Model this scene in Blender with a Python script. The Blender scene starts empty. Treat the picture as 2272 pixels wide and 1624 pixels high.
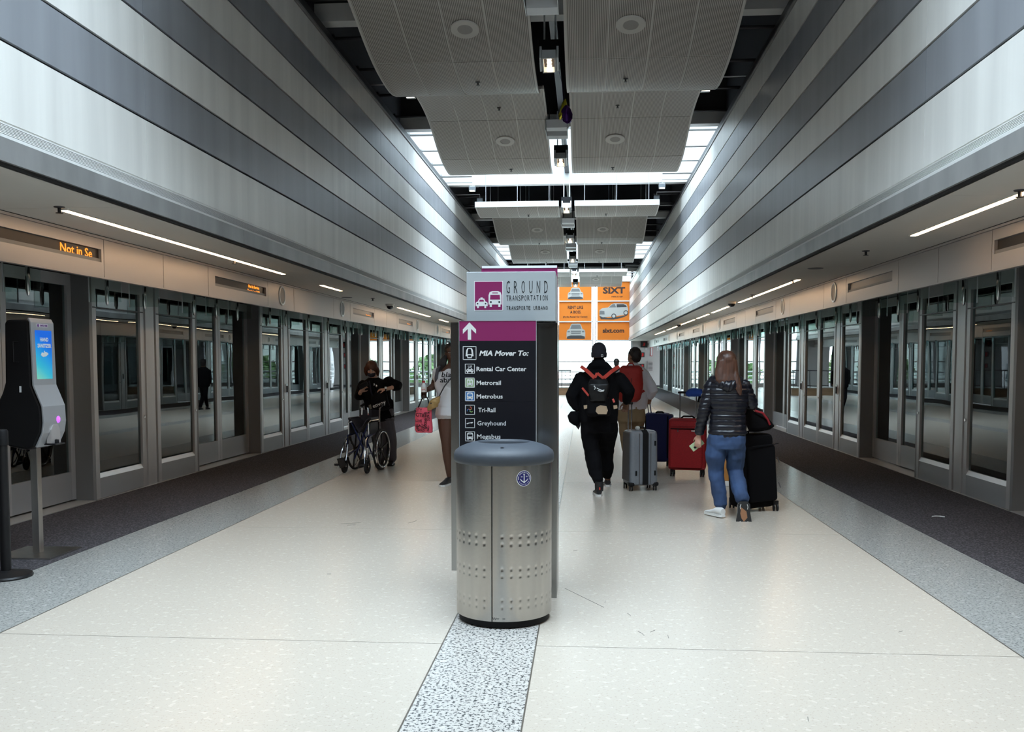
import bpy, bmesh, math, random
from math import sin, cos, pi, radians as RD, atan2, hypot
from mathutils import Vector, Matrix, noise
random.seed(4)
SC = bpy.context.scene
COL = SC.collection
# ------------------------------------------------------------------ camera
H = 1.56
CX = 0.52
FPX = 2080.0
yaw, pitch, roll = 0.0771462, 0.0587576, -0.0005
fwd = Vector((-sin(yaw)*cos(pitch), cos(yaw)*cos(pitch), -sin(pitch)))
rt = Vector((cos(yaw), sin(yaw), 0)); up = rt.cross(fwd)
r2 = cos(roll)*rt + sin(roll)*up; u2 = -sin(roll)*rt + cos(roll)*up
cam_d = bpy.data.cameras.new('camera'); cam = bpy.data.objects.new('camera', cam_d); COL.objects.link(cam)
cam.matrix_world = Matrix(((r2.x, u2.x, -fwd.x, CX), (r2.y, u2.y, -fwd.y, 0), (r2.z, u2.z, -fwd.z, H), (0, 0, 0, 1)))
cam_d.sensor_fit = 'HORIZONTAL'; cam_d.sensor_width = 36; cam_d.lens = 36*FPX/2272
cam_d.shift_x = 0.0; cam_d.shift_y = (924.94-812)/2272
cam_d.clip_start = 0.05; cam_d.clip_end = 1500
SC.camera = cam
# ------------------------------------------------------------------ world, sun, exposure
SC.view_settings.view_transform = 'Standard'; SC.view_settings.look = 'None'
SC.view_settings.exposure = 0.0; SC.view_settings.gamma = 1.0; SC.view_settings.use_curve_mapping = False
SC.cycles.use_denoising = True
SC.cycles.max_bounces = 10; SC.cycles.diffuse_bounces = 5; SC.cycles.glossy_bounces = 5
SC.cycles.transparent_max_bounces = 16; SC.cycles.transmission_bounces = 6
SC.cycles.sample_clamp_indirect = 6.0
SC.cycles.caustics_reflective = False; SC.cycles.caustics_refractive = False
SKY = 17.0
w = bpy.data.worlds.new('overcast_sky'); SC.world = w; w.use_nodes = True
nt = w.node_tree; nt.nodes.clear()
o_ = nt.nodes.new('ShaderNodeOutputWorld'); b_ = nt.nodes.new('ShaderNodeBackground')
tc = nt.nodes.new('ShaderNodeTexCoord'); sp = nt.nodes.new('ShaderNodeSeparateXYZ'); cr = nt.nodes.new('ShaderNodeValToRGB')
nt.links.new(tc.outputs['Generated'], sp.inputs[0]); nt.links.new(sp.outputs['Z'], cr.inputs[0])
cr.color_ramp.elements[0].position = 0.0; cr.color_ramp.elements[0].color = (0.30, 0.33, 0.35, 1)
cr.color_ramp.elements[1].position = 0.7; cr.color_ramp.elements[1].color = (0.80, 0.91, 1.0, 1)
nt.links.new(cr.outputs[0], b_.inputs[0]); b_.inputs[1].default_value = SKY
nt.links.new(b_.outputs[0], o_.inputs[0])
def portal(name, loc, rot, sx, sy):
    l = bpy.data.lights.new(name, 'AREA'); l.shape = 'RECTANGLE'; l.size = sx; l.size_y = sy
    l.cycles.is_portal = True
    ob = bpy.data.objects.new(name, l); ob.location = loc; ob.rotation_euler = rot; COL.objects.link(ob)
SKYLIGHTS = [(1.1, 7.6), (20.6, 27.1), (40.1, 46.6), (53.1, 57.9)]
for a, b in SKYLIGHTS: portal('skylight_portal', (0, (a+b)/2, 9.35), (0, 0, 0), 7.0, b-a)
portal('end_portal', (0, 58.4, 3.2), (RD(90), 0, 0), 7, 6.5)   # faces -Y

# ------------------------------------------------------------------ materials
MATS = {}
def mat(name, col=(.5,.5,.5), rough=.5, metal=0.0, emis=None, estr=1.0, noise_=None, bump=None, spec=None, coat=0, trans=0, aniso=None):
    """noise_=(scale, amount, detail[, stretch]) multiplies colour; bump=(scale, strength)"""
    if name in MATS: return MATS[name]
    m = bpy.data.materials.new(name); m.use_nodes = True; n = m.node_tree.nodes; L = m.node_tree.links
    p = n['Principled BSDF']
    p.inputs['Base Color'].default_value = (*col, 1); p.inputs['Roughness'].default_value = rough; p.inputs['Metallic'].default_value = metal
    if spec is not None: p.inputs['Specular IOR Level'].default_value = spec
    if coat: p.inputs['Coat Weight'].default_value = coat; p.inputs['Coat Roughness'].default_value = .08
    if trans: p.inputs['Transmission Weight'].default_value = trans
    if emis is not None:
        p.inputs['Emission Color'].default_value = (*emis, 1); p.inputs['Emission Strength'].default_value = estr
    if noise_ or bump:
        t = n.new('ShaderNodeTexCoord')
    if noise_:
        tx = n.new('ShaderNodeTexNoise'); tx.inputs['Scale'].default_value = noise_[0]; tx.inputs['Detail'].default_value = noise_[2] if len(noise_) > 2 else 3
        src = t.outputs['Object']
        if len(noise_) > 3:
            mp = n.new('ShaderNodeMapping'); mp.inputs['Scale'].default_value = noise_[3]; L.new(src, mp.inputs[0]); src = mp.outputs[0]
        L.new(src, tx.inputs['Vector'])
        rp = n.new('ShaderNodeMapRange'); rp.inputs['From Min'].default_value = .3; rp.inputs['From Max'].default_value = .7
        rp.inputs['To Min'].default_value = 1-noise_[1]; rp.inputs['To Max'].default_value = 1+noise_[1]*.6
        L.new(tx.outputs['Fac'], rp.inputs[0])
        mx = n.new('ShaderNodeMix'); mx.data_type = 'RGBA'; mx.blend_type = 'MULTIPLY'; mx.inputs[0].default_value = 1
        mx.inputs[6].default_value = (*col, 1); L.new(rp.outputs[0], mx.inputs[7]); L.new(mx.outputs[2], p.inputs['Base Color'])
    if bump:
        tb = n.new('ShaderNodeTexNoise'); tb.inputs['Scale'].default_value = bump[0]; tb.inputs['Detail'].default_value = 4
        L.new(t.outputs['Object'], tb.inputs['Vector']); bp = n.new('ShaderNodeBump'); bp.inputs['Strength'].default_value = bump[1]; bp.inputs['Distance'].default_value = .01
        L.new(tb.outputs['Fac'], bp.inputs['Height']); L.new(bp.outputs[0], p.inputs['Normal'])
    MATS[name] = m; return m
def terrazzo(name, base, chip, thr, scale, rough, amt=1.0, base2=None):
    m = bpy.data.materials.new(name); m.use_nodes = True; n = m.node_tree.nodes; L = m.node_tree.links; p = n['Principled BSDF']
    t = n.new('ShaderNodeTexCoord'); v = n.new('ShaderNodeTexNoise'); v.inputs['Scale'].default_value = scale; v.inputs['Detail'].default_value = 2; v.inputs['Roughness'].default_value = .6
    L.new(t.outputs['Object'], v.inputs['Vector'])
    r = n.new('ShaderNodeMapRange'); r.inputs['From Min'].default_value = thr; r.inputs['From Max'].default_value = thr+.05; L.new(v.outputs['Fac'], r.inputs[0])
    mx = n.new('ShaderNodeMix'); mx.data_type = 'RGBA'; mx.inputs[6].default_value = (*base, 1); mx.inputs[7].default_value = (*chip, 1)
    mm = n.new('ShaderNodeMath'); mm.operation = 'MULTIPLY'; mm.inputs[1].default_value = amt; L.new(r.outputs[0], mm.inputs[0]); L.new(mm.outputs[0], mx.inputs[0])
    v2 = n.new('ShaderNodeTexNoise'); v2.inputs['Scale'].default_value = scale*.35; L.new(t.outputs['Object'], v2.inputs['Vector'])
    r2_ = n.new('ShaderNodeMapRange'); r2_.inputs['From Min'].default_value = .6; r2_.inputs['From Max'].default_value = .66; r2_.inputs['To Max'].default_value = .5; L.new(v2.outputs['Fac'], r2_.inputs[0])
    m2 = n.new('ShaderNodeMix'); m2.data_type = 'RGBA'; m2.inputs[7].default_value = (*(base2 or base), 1); L.new(r2_.outputs[0], m2.inputs[0]); L.new(mx.outputs[2], m2.inputs[6])
    L.new(m2.outputs[2], p.inputs['Base Color']); p.inputs['Roughness'].default_value = rough; p.inputs['Specular IOR Level'].default_value = .5
    MATS[name] = m; return m
def glass(name, tint, fres=1.5, rough=0.0, extra=0.0, wav=0.0):
    m = bpy.data.materials.new(name); m.use_nodes = True; n = m.node_tree.nodes; L = m.node_tree.links; n.clear()
    o = n.new('ShaderNodeOutputMaterial'); mx = n.new('ShaderNodeMixShader'); tr = n.new('ShaderNodeBsdfTransparent'); g = n.new('ShaderNodeBsdfGlossy'); f = n.new('ShaderNodeFresnel')
    tr.inputs[0].default_value = (*tint, 1); g.inputs['Roughness'].default_value = rough; g.inputs[0].default_value = (.95, 1, 1, 1); f.inputs[0].default_value = fres
    a = n.new('ShaderNodeMath'); a.operation = 'ADD'; a.use_clamp = True; a.inputs[1].default_value = extra; L.new(f.outputs[0], a.inputs[0])
    L.new(a.outputs[0], mx.inputs[0]); L.new(tr.outputs[0], mx.inputs[1]); L.new(g.outputs[0], mx.inputs[2]); L.new(mx.outputs[0], o.inputs[0])
    if wav:
        t = n.new('ShaderNodeTexCoord'); tb = n.new('ShaderNodeTexNoise'); tb.inputs['Scale'].default_value = 1.3; tb.inputs['Detail'].default_value = 0
        L.new(t.outputs['Object'], tb.inputs['Vector']); bp = n.new('ShaderNodeBump'); bp.inputs['Strength'].default_value = wav; bp.inputs['Distance'].default_value = .02
        L.new(tb.outputs['Fac'], bp.inputs['Height']); L.new(bp.outputs[0], g.inputs['Normal'])
    MATS[name] = m; return m
M = MATS
terrazzo('cream_terrazzo', (.52,.465,.395), (.38,.32,.26), .60, 75, .27, .55, (.66,.60,.52))
terrazzo('grey_terrazzo', (.34,.34,.32), (.14,.14,.14), .55, 60, .22, .8, (.50,.49,.46))
terrazzo('speckled_terrazzo', (.52,.50,.465), (.05,.055,.06), .53, 62, .25, .95, (.66,.64,.60))
terrazzo('dark_carpet', (.045,.043,.047), (.12,.11,.12), .52, 55, .95, .8, (.085,.078,.082)); M['dark_carpet'].node_tree.nodes['Principled BSDF'].inputs['Specular IOR Level'].default_value = .1
mat('joint', (.10,.095,.085), .6); mat('zinc_strip', (.22,.2,.17), .35, .6)
mat('light_panel', (.82,.81,.77), .36, .15, noise_=(1.2,.10,5,(.3,3.5,.25)))
mat('grey_panel', (.30,.315,.34), .36, .2, noise_=(1.2,.13,5,(.3,3.5,.25)))
mat('reveal_black', (.012,.012,.014), .7)
mat('brushed_fascia', (.33,.33,.325), .40, .35, noise_=(1.0,.25,6,(.5,2.5,1)))
mat('ledge_white', (.70,.70,.68), .4)
mat('soffit_paint', (.66,.63,.58), .6)
mat('header_metal', (.46,.43,.42), .38, .35)
mat('door_alu', (.50,.505,.515), .38, .4, noise_=(3,.08,3,(1,1,.2)))
mat('door_kick', (.37,.385,.405), .42, .35)
mat('bead_white', (.72,.76,.78), .3, .2)
mat('pillar_grey', (.22,.222,.228), .5, .2); mat('wall_grey', (.42,.41,.40), .6)
mat('black', (.006,.006,.007), .6, spec=.25); mat('black_gloss', (.008,.008,.01), .2); mat('black_satin', (.009,.009,.010), .4, spec=.3)
mat('threshold', (.50,.49,.47), .35, .5)
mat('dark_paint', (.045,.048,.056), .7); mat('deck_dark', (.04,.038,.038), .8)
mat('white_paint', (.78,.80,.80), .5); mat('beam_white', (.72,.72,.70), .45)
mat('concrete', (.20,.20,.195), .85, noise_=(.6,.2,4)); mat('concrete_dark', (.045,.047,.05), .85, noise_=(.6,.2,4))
mat('chrome', (.75,.75,.76), .12, 1.0); mat('steel', (.50,.485,.46), .28, 1.0, noise_=(2,.12,5,(6,6,.4)))
mat('dark_metal', (.05,.05,.055), .4, .6)
mat('lamp_warm', (1,.8,.6), .5, emis=(1.0,.66,.38), estr=22); mat('lamp_spot', (1,.9,.8), .5, emis=(1.0,.72,.45), estr=14); mat('lamp_flood', (1,1,.9), .5, emis=(1,.93,.75), estr=10)
mat('led_amber', (0.2,.05,0), .5, emis=(1.0,.30,.03), estr=1.5); mat('led_screen', (.030,.024,.022), .35, spec=.2); mat('led_screen_pale', (.24,.215,.205), .4)
glass('door_glass', (.36,.56,.55), 1.62, 0, .05, .06)
glass('clear_glass', (.86,.93,.91), 1.45); glass('acrylic', (.86,.92,.90), 1.35); glass('skylight_glass', (.93,.96,.98), 1.3)
# perforated acoustic panel: fine ribs that run along the hall
def ribbed():
    m = bpy.data.materials.new('ribbed_panel'); m.use_nodes = True; n = m.node_tree.nodes; L = m.node_tree.links; p = n['Principled BSDF']
    t = n.new('ShaderNodeTexCoord'); s = n.new('ShaderNodeSeparateXYZ'); L.new(t.outputs['Object'], s.inputs[0])
    a = n.new('ShaderNodeMath'); a.operation = 'MULTIPLY'; a.inputs[1].default_value = 2*pi/.0235; L.new(s.outputs['X'], a.inputs[0])
    b = n.new('ShaderNodeMath'); b.operation = 'SINE'; L.new(a.outputs[0], b.inputs[0])
    r = n.new('ShaderNodeMapRange'); r.inputs['From Min'].default_value = -.3; r.inputs['From Max'].default_value = .5; r.inputs['To Min'].default_value = 0; L.new(b.outputs[0], r.inputs[0])
    mx = n.new('ShaderNodeMix'); mx.data_type = 'RGBA'; mx.inputs[6].default_value = (.18,.165,.15,1); mx.inputs[7].default_value = (.58,.545,.50,1)
    L.new(r.outputs[0], mx.inputs[0]); L.new(mx.outputs[2], p.inputs['Base Color']); p.inputs['Roughness'].default_value = .5
    MATS['ribbed_panel'] = m
ribbed(); mat('panel_edge', (.62,.60,.57), .45); mat('panel_back', (.3,.3,.3), .7)

# ------------------------------------------------------------------ mesh helpers
class MB:
    def __init__(s): s.v = []; s.f = []
    def add(s, vs, fs):
        o = len(s.v); s.v += [tuple(v) for v in vs]; s.f += [tuple(i+o for i in f) for f in fs]; return s
    def box(s, x0, x1, y0, y1, z0, z1):
        x0, x1 = min(x0,x1), max(x0,x1); y0, y1 = min(y0,y1), max(y0,y1); z0, z1 = min(z0,z1), max(z0,z1)
        return s.add([(x0,y0,z0),(x1,y0,z0),(x1,y1,z0),(x0,y1,z0),(x0,y0,z1),(x1,y0,z1),(x1,y1,z1),(x0,y1,z1)],
                     [(0,3,2,1),(4,5,6,7),(0,1,5,4),(1,2,6,5),(2,3,7,6),(3,0,4,7)])
    def cbox(s, c, d, rot=None):
        R_ = rot or Matrix.Identity(3); c = Vector(c); v = []
        for z in (-1,1):
            for x, y in ((-1,-1),(1,-1),(1,1),(-1,1)): v.append(c + R_ @ Vector((x*d[0]/2, y*d[1]/2, z*d[2]/2)))
        return s.add(v, [(0,3,2,1),(4,5,6,7),(0,1,5,4),(1,2,6,5),(2,3,7,6),(3,0,4,7)])
    def bar(s, a, b, w_, h_, upv=(0,0,1)):
        a, b = Vector(a), Vector(b); d = (b-a).normalized(); u = Vector(upv)
        if abs(d.dot(u)) > .98: u = Vector((0,1,0))
        x = d.cross(u).normalized(); z = x.cross(d)
        v = [p + x*sx*w_/2 + z*sz*h_/2 for p in (a, b) for sx, sz in ((-1,-1),(1,-1),(1,1),(-1,1))]
        return s.add(v, [(0,1,2,3),(7,6,5,4),(0,4,5,1),(1,5,6,2),(2,6,7,3),(3,7,4,0)])
    def tube(s, pts, r, n=10, cap=True, flat=None):
        """pts: path; r: radius or list; flat: list of (rx, ry) pairs instead, with x axis across"""
        pts = [Vector(p) for p in pts]; k = len(pts); o = len(s.v)
        rs = r if isinstance(r, (list, tuple)) else [r]*k
        prev = None
        for i, p in enumerate(pts):
            d = (pts[min(i+1,k-1)] - pts[max(i-1,0)]).normalized()
            if prev is None:
                u = Vector((0,0,1)) if abs(d.z) < .9 else Vector((0,1,0))
                x = d.cross(u).normalized()
            else:
                x = (prev - d*prev.dot(d)).normalized()
            prev = x; y = d.cross(x)
            for j in range(n):
                a = 2*pi*j/n; s.v.append(tuple(p + x*cos(a)*rs[i] + y*sin(a)*rs[i]))
        for i in range(k-1):
            for j in range(n):
                s.f.append((o+i*n+j, o+i*n+(j+1)%n, o+(i+1)*n+(j+1)%n, o+(i+1)*n+j))
        if cap: s.f.append(tuple(o+j for j in range(n))[::-1]); s.f.append(tuple(o+(k-1)*n+j for j in range(n)))
        return s
    def lathe(s, prof, c=(0,0,0), n=32, axis='z', cap=True):
        o = len(s.v); c = Vector(c); k = len(prof)
        for (r, z) in prof:
            for j in range(n):
                a = 2*pi*j/n
                q = {'z': (r*cos(a), r*sin(a), z), 'x': (z, r*cos(a), r*sin(a)), 'y': (r*cos(a), z, -r*sin(a))}[axis]
                s.v.append(tuple(c + Vector(q)))
        for i in range(k-1):
            for j in range(n): s.f.append((o+i*n+j, o+i*n+(j+1)%n, o+(i+1)*n+(j+1)%n, o+(i+1)*n+j))
        if cap and prof[0][0] > 1e-6: s.f.append(tuple(o+j for j in range(n))[::-1])
        if cap and prof[-1][0] > 1e-6: s.f.append(tuple(o+(k-1)*n+j for j in range(n)))
        return s
    def prism(s, poly, d0, d1, plane='xz'):
        """poly in plane, extruded along the third axis"""
        n = len(poly)
        def P(a, b, d): return {'xz': (a, d, b), 'xy': (a, b, d), 'yz': (d, a, b)}[plane]
        s.add([P(a,b,d0) for a,b in poly] + [P(a,b,d1) for a,b in poly],
              [tuple(range(n)), tuple(range(2*n-1, n-1, -1))] + [(i, i+n, (i+1)%n+n, (i+1)%n) for i in range(n)])
        return s
    def rings(s, rings, cap=True):
        n = len(rings[0]); o = len(s.v)
        for r in rings: s.v += [tuple(p) for p in r]
        for i in range(len(rings)-1):
            for j in range(n): s.f.append((o+i*n+j, o+i*n+(j+1)%n, o+(i+1)*n+(j+1)%n, o+(i+1)*n+j))
        if cap: s.f.append(tuple(o+j for j in range(n))[::-1]); s.f.append(tuple(o+(len(rings)-1)*n+j for j in range(n)))
        return s
    def xf(s, mtx, i0=0):
        for i in range(i0, len(s.v)): s.v[i] = tuple(mtx @ Vector(s.v[i]))
        return s
    def mesh(s, name, m, smooth=0, fixn=True):
        me = bpy.data.meshes.new(name); me.from_pydata(s.v, [], s.f)
        if m is not None: me.materials.append(M[m] if isinstance(m, str) else m)
        if fixn or smooth:
            bm = bmesh.new(); bm.from_mesh(me)
            if fixn: bmesh.ops.recalc_face_normals(bm, faces=bm.faces)
            if smooth:
                for f in bm.faces: f.smooth = True
                lim = RD(smooth)
                for e in bm.edges:
                    if len(e.link_faces) == 2 and e.calc_face_angle(0) > lim: e.smooth = False
            bm.to_mesh(me); bm.free()
        me.update(); return me
    def obj(s, name, m, parent=None, smooth=0, bevel=0):
        ob = bpy.data.objects.new(name, s.mesh(name, m, smooth)); COL.objects.link(ob)
        if parent is not None: put(ob, parent)
        if bevel: bv = ob.modifiers.new('bevel', 'BEVEL'); bv.width = bevel; bv.segments = 2; bv.limit_method = 'ANGLE'; bv.angle_limit = RD(40)
        return ob
def world_of(o):
    m = Matrix.LocRotScale(o.location, o.rotation_euler, o.scale)
    return (world_of(o.parent) @ m) if o.parent else m
def put(ob, parent):
    """child whose vertices are in world coordinates: offset so that it sits right under its parent"""
    ob.parent = parent; mw = world_of(parent)
    loc, rot, _ = mw.inverted().decompose(); ob.location = loc; ob.rotation_euler = rot.to_euler()
def thing(name, label, cat, loc=(0,0,0), group=None, kind=None):
    o = bpy.data.objects.new(name, None); o.empty_display_size = .1; COL.objects.link(o); o.location = loc
    return tag(o, label, cat, group, kind)
def tag(o, label=None, cat=None, group=None, kind=None):
    if label: o['label'] = label
    if cat: o['category'] = cat
    if group: o['group'] = group
    if kind: o['kind'] = kind
    return o
def struct(name, label=None, loc=(0,0,0)):
    o = bpy.data.objects.new(name, None); o.empty_display_size = .1; COL.objects.link(o); o.location = loc; o['kind'] = 'structure'
    if label: o['label'] = label
    return o
def dup(root, loc=None, label=None, group=None, rot=None):
    def cp(o, par):
        c = o.copy(); COL.objects.link(c)
        if par is not None: c.parent = par
        for ch in kids.get(o.name, []): cp(ch, c)
        return c
    kids = {}
    def walk(o):
        kids[o.name] = list(o.children)
        for c_ in o.children: walk(c_)
    walk(root)
    r = cp(root, None)
    if loc is not None: r.location = loc
    if rot is not None: r.rotation_euler = rot
    if label: r['label'] = label
    if group: r['group'] = group
    return r
def text_mb(txt, size, bold=0.0, shear=0.0, ext=.001, sx=1.0, align='CENTER', spacing=1.0):
    cu = bpy.data.curves.new('t', 'FONT'); cu.body = txt; cu.size = size; cu.offset = bold; cu.shear = shear; cu.extrude = ext
    cu.align_x = align; cu.align_y = 'CENTER'; cu.space_character = spacing; cu.resolution_u = 2
    ob = bpy.data.objects.new('t', cu); COL.objects.link(ob)
    dg = bpy.context.evaluated_depsgraph_get(); me = bpy.data.meshes.new_from_object(ob.evaluated_get(dg))
    mb = MB(); mb.add([(v.co.x*sx, v.co.y, v.co.z) for v in me.vertices], [tuple(p.vertices) for p in me.polygons])
    bpy.data.objects.remove(ob); bpy.data.curves.remove(cu); bpy.data.meshes.remove(me)
    return mb
def frame_m(o, xdir, ydir):
    """matrix whose local x,y go to xdir,ydir with origin o"""
    x = Vector(xdir).normalized(); y = Vector(ydir).normalized(); z = x.cross(y)
    return Matrix(((x.x,y.x,z.x,o[0]),(x.y,y.y,z.y,o[1]),(x.z,y.z,z.z,o[2]),(0,0,0,1)))
# ================================================================== SETTING
Y0, Y1 = -10.0, 58.0
fl = struct('floor', 'pale polished terrazzo floor with dark carpet bands along the doors')
MB().box(-5.3, 5.3, Y0-.2, Y1+.2, -.30, -.025).obj('subfloor', 'concrete', fl)
g = .006
ys = [-8.97+3.51*i for i in range(20)]
ys = [Y0] + [y for y in ys if Y0 < y < Y1] + [Y1]
for i in range(len(ys)-1):
    a, b = ys[i]+g/2, ys[i+1]-g/2
    for x0, x1, m, nm in ((-2.83,-.262,'cream_terrazzo','terrazzo_panel'), (.262,2.83,'cream_terrazzo','terrazzo_panel')):
        MB().box(x0, x1, a, b, -.025, 0).obj(nm, m, fl)
MB().box(-.256,.256,Y0,Y1,-.025,0).obj('center_strip','speckled_terrazzo',fl)
for x0, x1 in ((-3.60,-2.84),(2.84,3.60)): MB().box(x0,x1,Y0,Y1,-.025,0).obj('border_strip','grey_terrazzo',fl)
for x0, x1 in ((-4.93,-3.60),(3.60,4.93)): MB().box(x0,x1,Y0,Y1,-.02,.004).obj('carpet_strip','dark_carpet',fl)
jb = MB()
for x in (-2.835,-.259,.259,2.835): jb.box(x-.004,x+.004,Y0,Y1,-.024,.0006)
jb.obj('divider_strip','zinc_strip',fl)
jb = MB()
for y in ys[1:-1]: jb.box(-2.83,-.262,y-g/2,y+g/2,-.024,-.001); jb.box(.262,2.83,y-g/2,y+g/2,-.024,-.001)
jb.obj('floor_joint','joint',fl)
# ---- upper walls with striped panels
zb = [3.12,3.64,4.07,4.50,4.93,5.37,5.80,6.23]
pys = [-10.9,-1.5,7.9,17.3,26.7,36.1,45.5,54.9]
pys = [Y0] + pys[1:] + [Y1]
for s_, side in ((-1,'left'),(1,'right')):
    wl = struct('wall_'+side, 'upper wall clad in alternating pale and grey metal bands, %s side' % side)
    MB().box(s_*3.27, s_*3.45, Y0, Y1, 2.90, 6.39).obj('wall_backing','reveal_black',wl)
    for k in range(7):
        m = 'light_panel' if k % 2 == 0 else 'grey_panel'
        for j in range(len(pys)-1):
            MB().box(s_*3.24, s_*3.265, pys[j]+.003, pys[j+1]-.003, zb[k]+(.0 if k == 0 else .012), zb[k+1]-.012).obj('wall_panel', m, wl)
    # grille slats, ledge, fascia, reveal
    MB().box(s_*3.245, s_*3.27, Y0, Y1, 3.105, 3.12).obj('grille_rim','light_panel',wl)
    for q in range(8):
        z = 3.028 + q*.0097
        MB().box(s_*3.232, s_*3.262, Y0, Y1, z, z+.005).obj('grille_slat','ledge_white',wl)
    MB().box(s_*3.205, s_*3.27, Y0, Y1, 3.0, 3.022).obj('ledge','ledge_white',wl)
    fy = [Y0,-5,0,5,10.1,15.2,20.3,25.4,30.5,35.6,40.7,45.8,50.9,Y1]
    for j in range(len(fy)-1):
        MB().box(s_*3.20, s_*3.26, fy[j]+.002, fy[j+1]-.002, 2.848, 3.0).obj('fascia_panel','brushed_fascia',wl)
    MB().box(s_*3.225, s_*3.27, Y0, Y1, 2.828, 2.848).obj('shadow_gap','reveal_black',wl)
    # cap and recess wall above the lip
    MB().box(s_*3.225, s_*3.55, Y0, Y1, 6.24, 6.275).obj('lip_trim','brushed_fascia',wl)
    MB().box(s_*3.235, s_*3.55, Y0, Y1, 6.275, 6.39).obj('wall_cap','dark_metal' ,wl)
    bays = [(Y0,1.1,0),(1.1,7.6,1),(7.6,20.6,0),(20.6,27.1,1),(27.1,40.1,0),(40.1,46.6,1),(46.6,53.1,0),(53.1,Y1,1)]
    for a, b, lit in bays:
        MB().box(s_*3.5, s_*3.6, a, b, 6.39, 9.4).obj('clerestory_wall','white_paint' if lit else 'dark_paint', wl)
    # ---- soffit over the doors
    so = struct('trim_%d' % (1 if s_ < 0 else 2), 'low grey soffit over the %s doors' % side)
    sy = [Y0, -3.6, 2.0, 7.5, 13.0, 18.5, 24, 29.5, 35, 40.5, 46, 51.5, Y1]
    for j in range(len(sy)-1):
        MB().box(s_*3.262, s_*4.335, sy[j]+.002, sy[j+1]-.002, 2.828, 2.858).obj('soffit_panel','soffit_paint',so)
    MB().box(s_*3.26, s_*5.4, Y0, Y1, 2.90, 3.02).obj('soffit_slab','concrete_dark',so)
    MB().box(s_*4.36, s_*5.2, Y0, Y1, 2.55, 2.60).obj('door_soffit','pillar_grey',so)
    MB().box(s_*4.335, s_*4.42, Y0, Y1, 2.800, 2.822).obj('header_cornice','header_metal',so)
    # end wall pieces beyond the central glazing
# ---- end wall
ew = struct('wall_back', 'grey wall with alarm fittings beside the great end window')
for s_ in (-1, 1):
    MB().box(s_*3.45, s_*5.3, 58.0, 58.25, 0, 2.9).obj('wall_face','wall_grey',ew)
    MB().box(s_*3.45, s_*5.3, 57.96, 58.0, 0.02, .95).obj('dado_panel','wall_grey',ew)
    MB().box(s_*3.45, s_*5.3, 57.94, 58.0, 0, .12).obj('base_strip','dark_metal',ew)
    MB().box(s_*3.30, s_*3.6, 58.0, 58.25, 2.9, 9.4).obj('wall_return','white_paint',ew)
MB().box(-3.5,3.5,58.0,58.25,8.6,9.4).obj('wall_lintel','white_paint',ew)
MB().box(-3.45,3.45,58.05,58.2,0,.22).obj('window_curb','header_metal',ew)
win = struct('window_1', 'tall glazed end wall carrying orange posters')
XL, XR, ZT = -3.4, 3.4, 8.6
cols = [(-3.3,-1.25),(-1.08,.95),(1.27,3.36)]
for x in (-3.38,-1.165,1.11,3.40):
    if x == 1.11:
        for dx in (-.11,-.03,.05): MB().box(x+dx-.022, x+dx+.022, 58.0, 58.2, .2, ZT).obj('mullion','door_alu',win)
    else: MB().box(x-.05, x+.05, 58.0, 58.2, .2, ZT).obj('mullion','door_alu',win)
zr = [.22,.50,.92,1.56,2.86,4.02,5.27,6.48,7.5,8.6]
for x0, x1 in cols:
    for i, z in enumerate(zr):
        MB().box(x0-.06, x1+.06, 58.02, 58.14, z-.03, z+.03).obj('transom','bead_white' if i > 3 else 'door_alu',win)
    for i in range(len(zr)-1):
        MB().box(x0, x1, 58.09, 58.10, zr[i]+.03, zr[i+1]-.03).obj('pane','clear_glass',win)
# ---- unseen back wall, made solid and dark to cut light from behind
bw = struct('wall_front', 'unseen wall behind the viewer, made dark to cut light')
MB().box(-5.3,5.3,-10.25,-10.0,0,.3).obj('wall_base','concrete',bw)
MB().box(-5.3,5.3,-10.25,-10.0,.3,9.4).obj('wall_face','dark_paint',bw)
# ---- roof
rf = struct('ceiling', 'dark roof deck with skylights high above the hall')
beams = [14.1-13*1, 7.6, 14.1, 20.6, 27.1, 33.6, 40.1, 46.6, 53.1]
for a, b, lit in bays:
    if not lit:
        MB().box(-3.6,3.6,a,b,9.3,9.5).obj('roof_deck','deck_dark',rf)
        n_ = int((b-a)/.8)
        rb = MB()
        for k in range(n_): rb.box(-3.5,3.5,a+.4+k*.8,a+.48+k*.8,9.2,9.3)
        rb.obj('deck_rib','dark_metal',rf)
    else:
        for k in (2,):
            x = -3.5+k*1.75; MB().box(x-.04,x+.04,a,b,9.3,9.45).obj('skylight_bar','white_paint',rf)
        for k in range(4): MB().box(-3.5+k*1.75+.04,-3.5+(k+1)*1.75-.04,a+.05,b-.05,9.40,9.41).obj('skylight_pane','skylight_glass',rf)
for y in beams:
    MB().box(-3.52,3.52,y-.13,y+.13,6.60,6.86).obj('roof_beam','beam_white',rf)
    MB().box(-3.52,3.52,y-.03,y+.03,6.86,9.3).obj('beam_web','dark_paint',rf)
for y in (20.72,40.22,27.0,46.5):
    MB().box(-3.5,3.5,y-.02,y+.02,6.86,9.3).obj('light_well_face','white_paint',rf)
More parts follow.
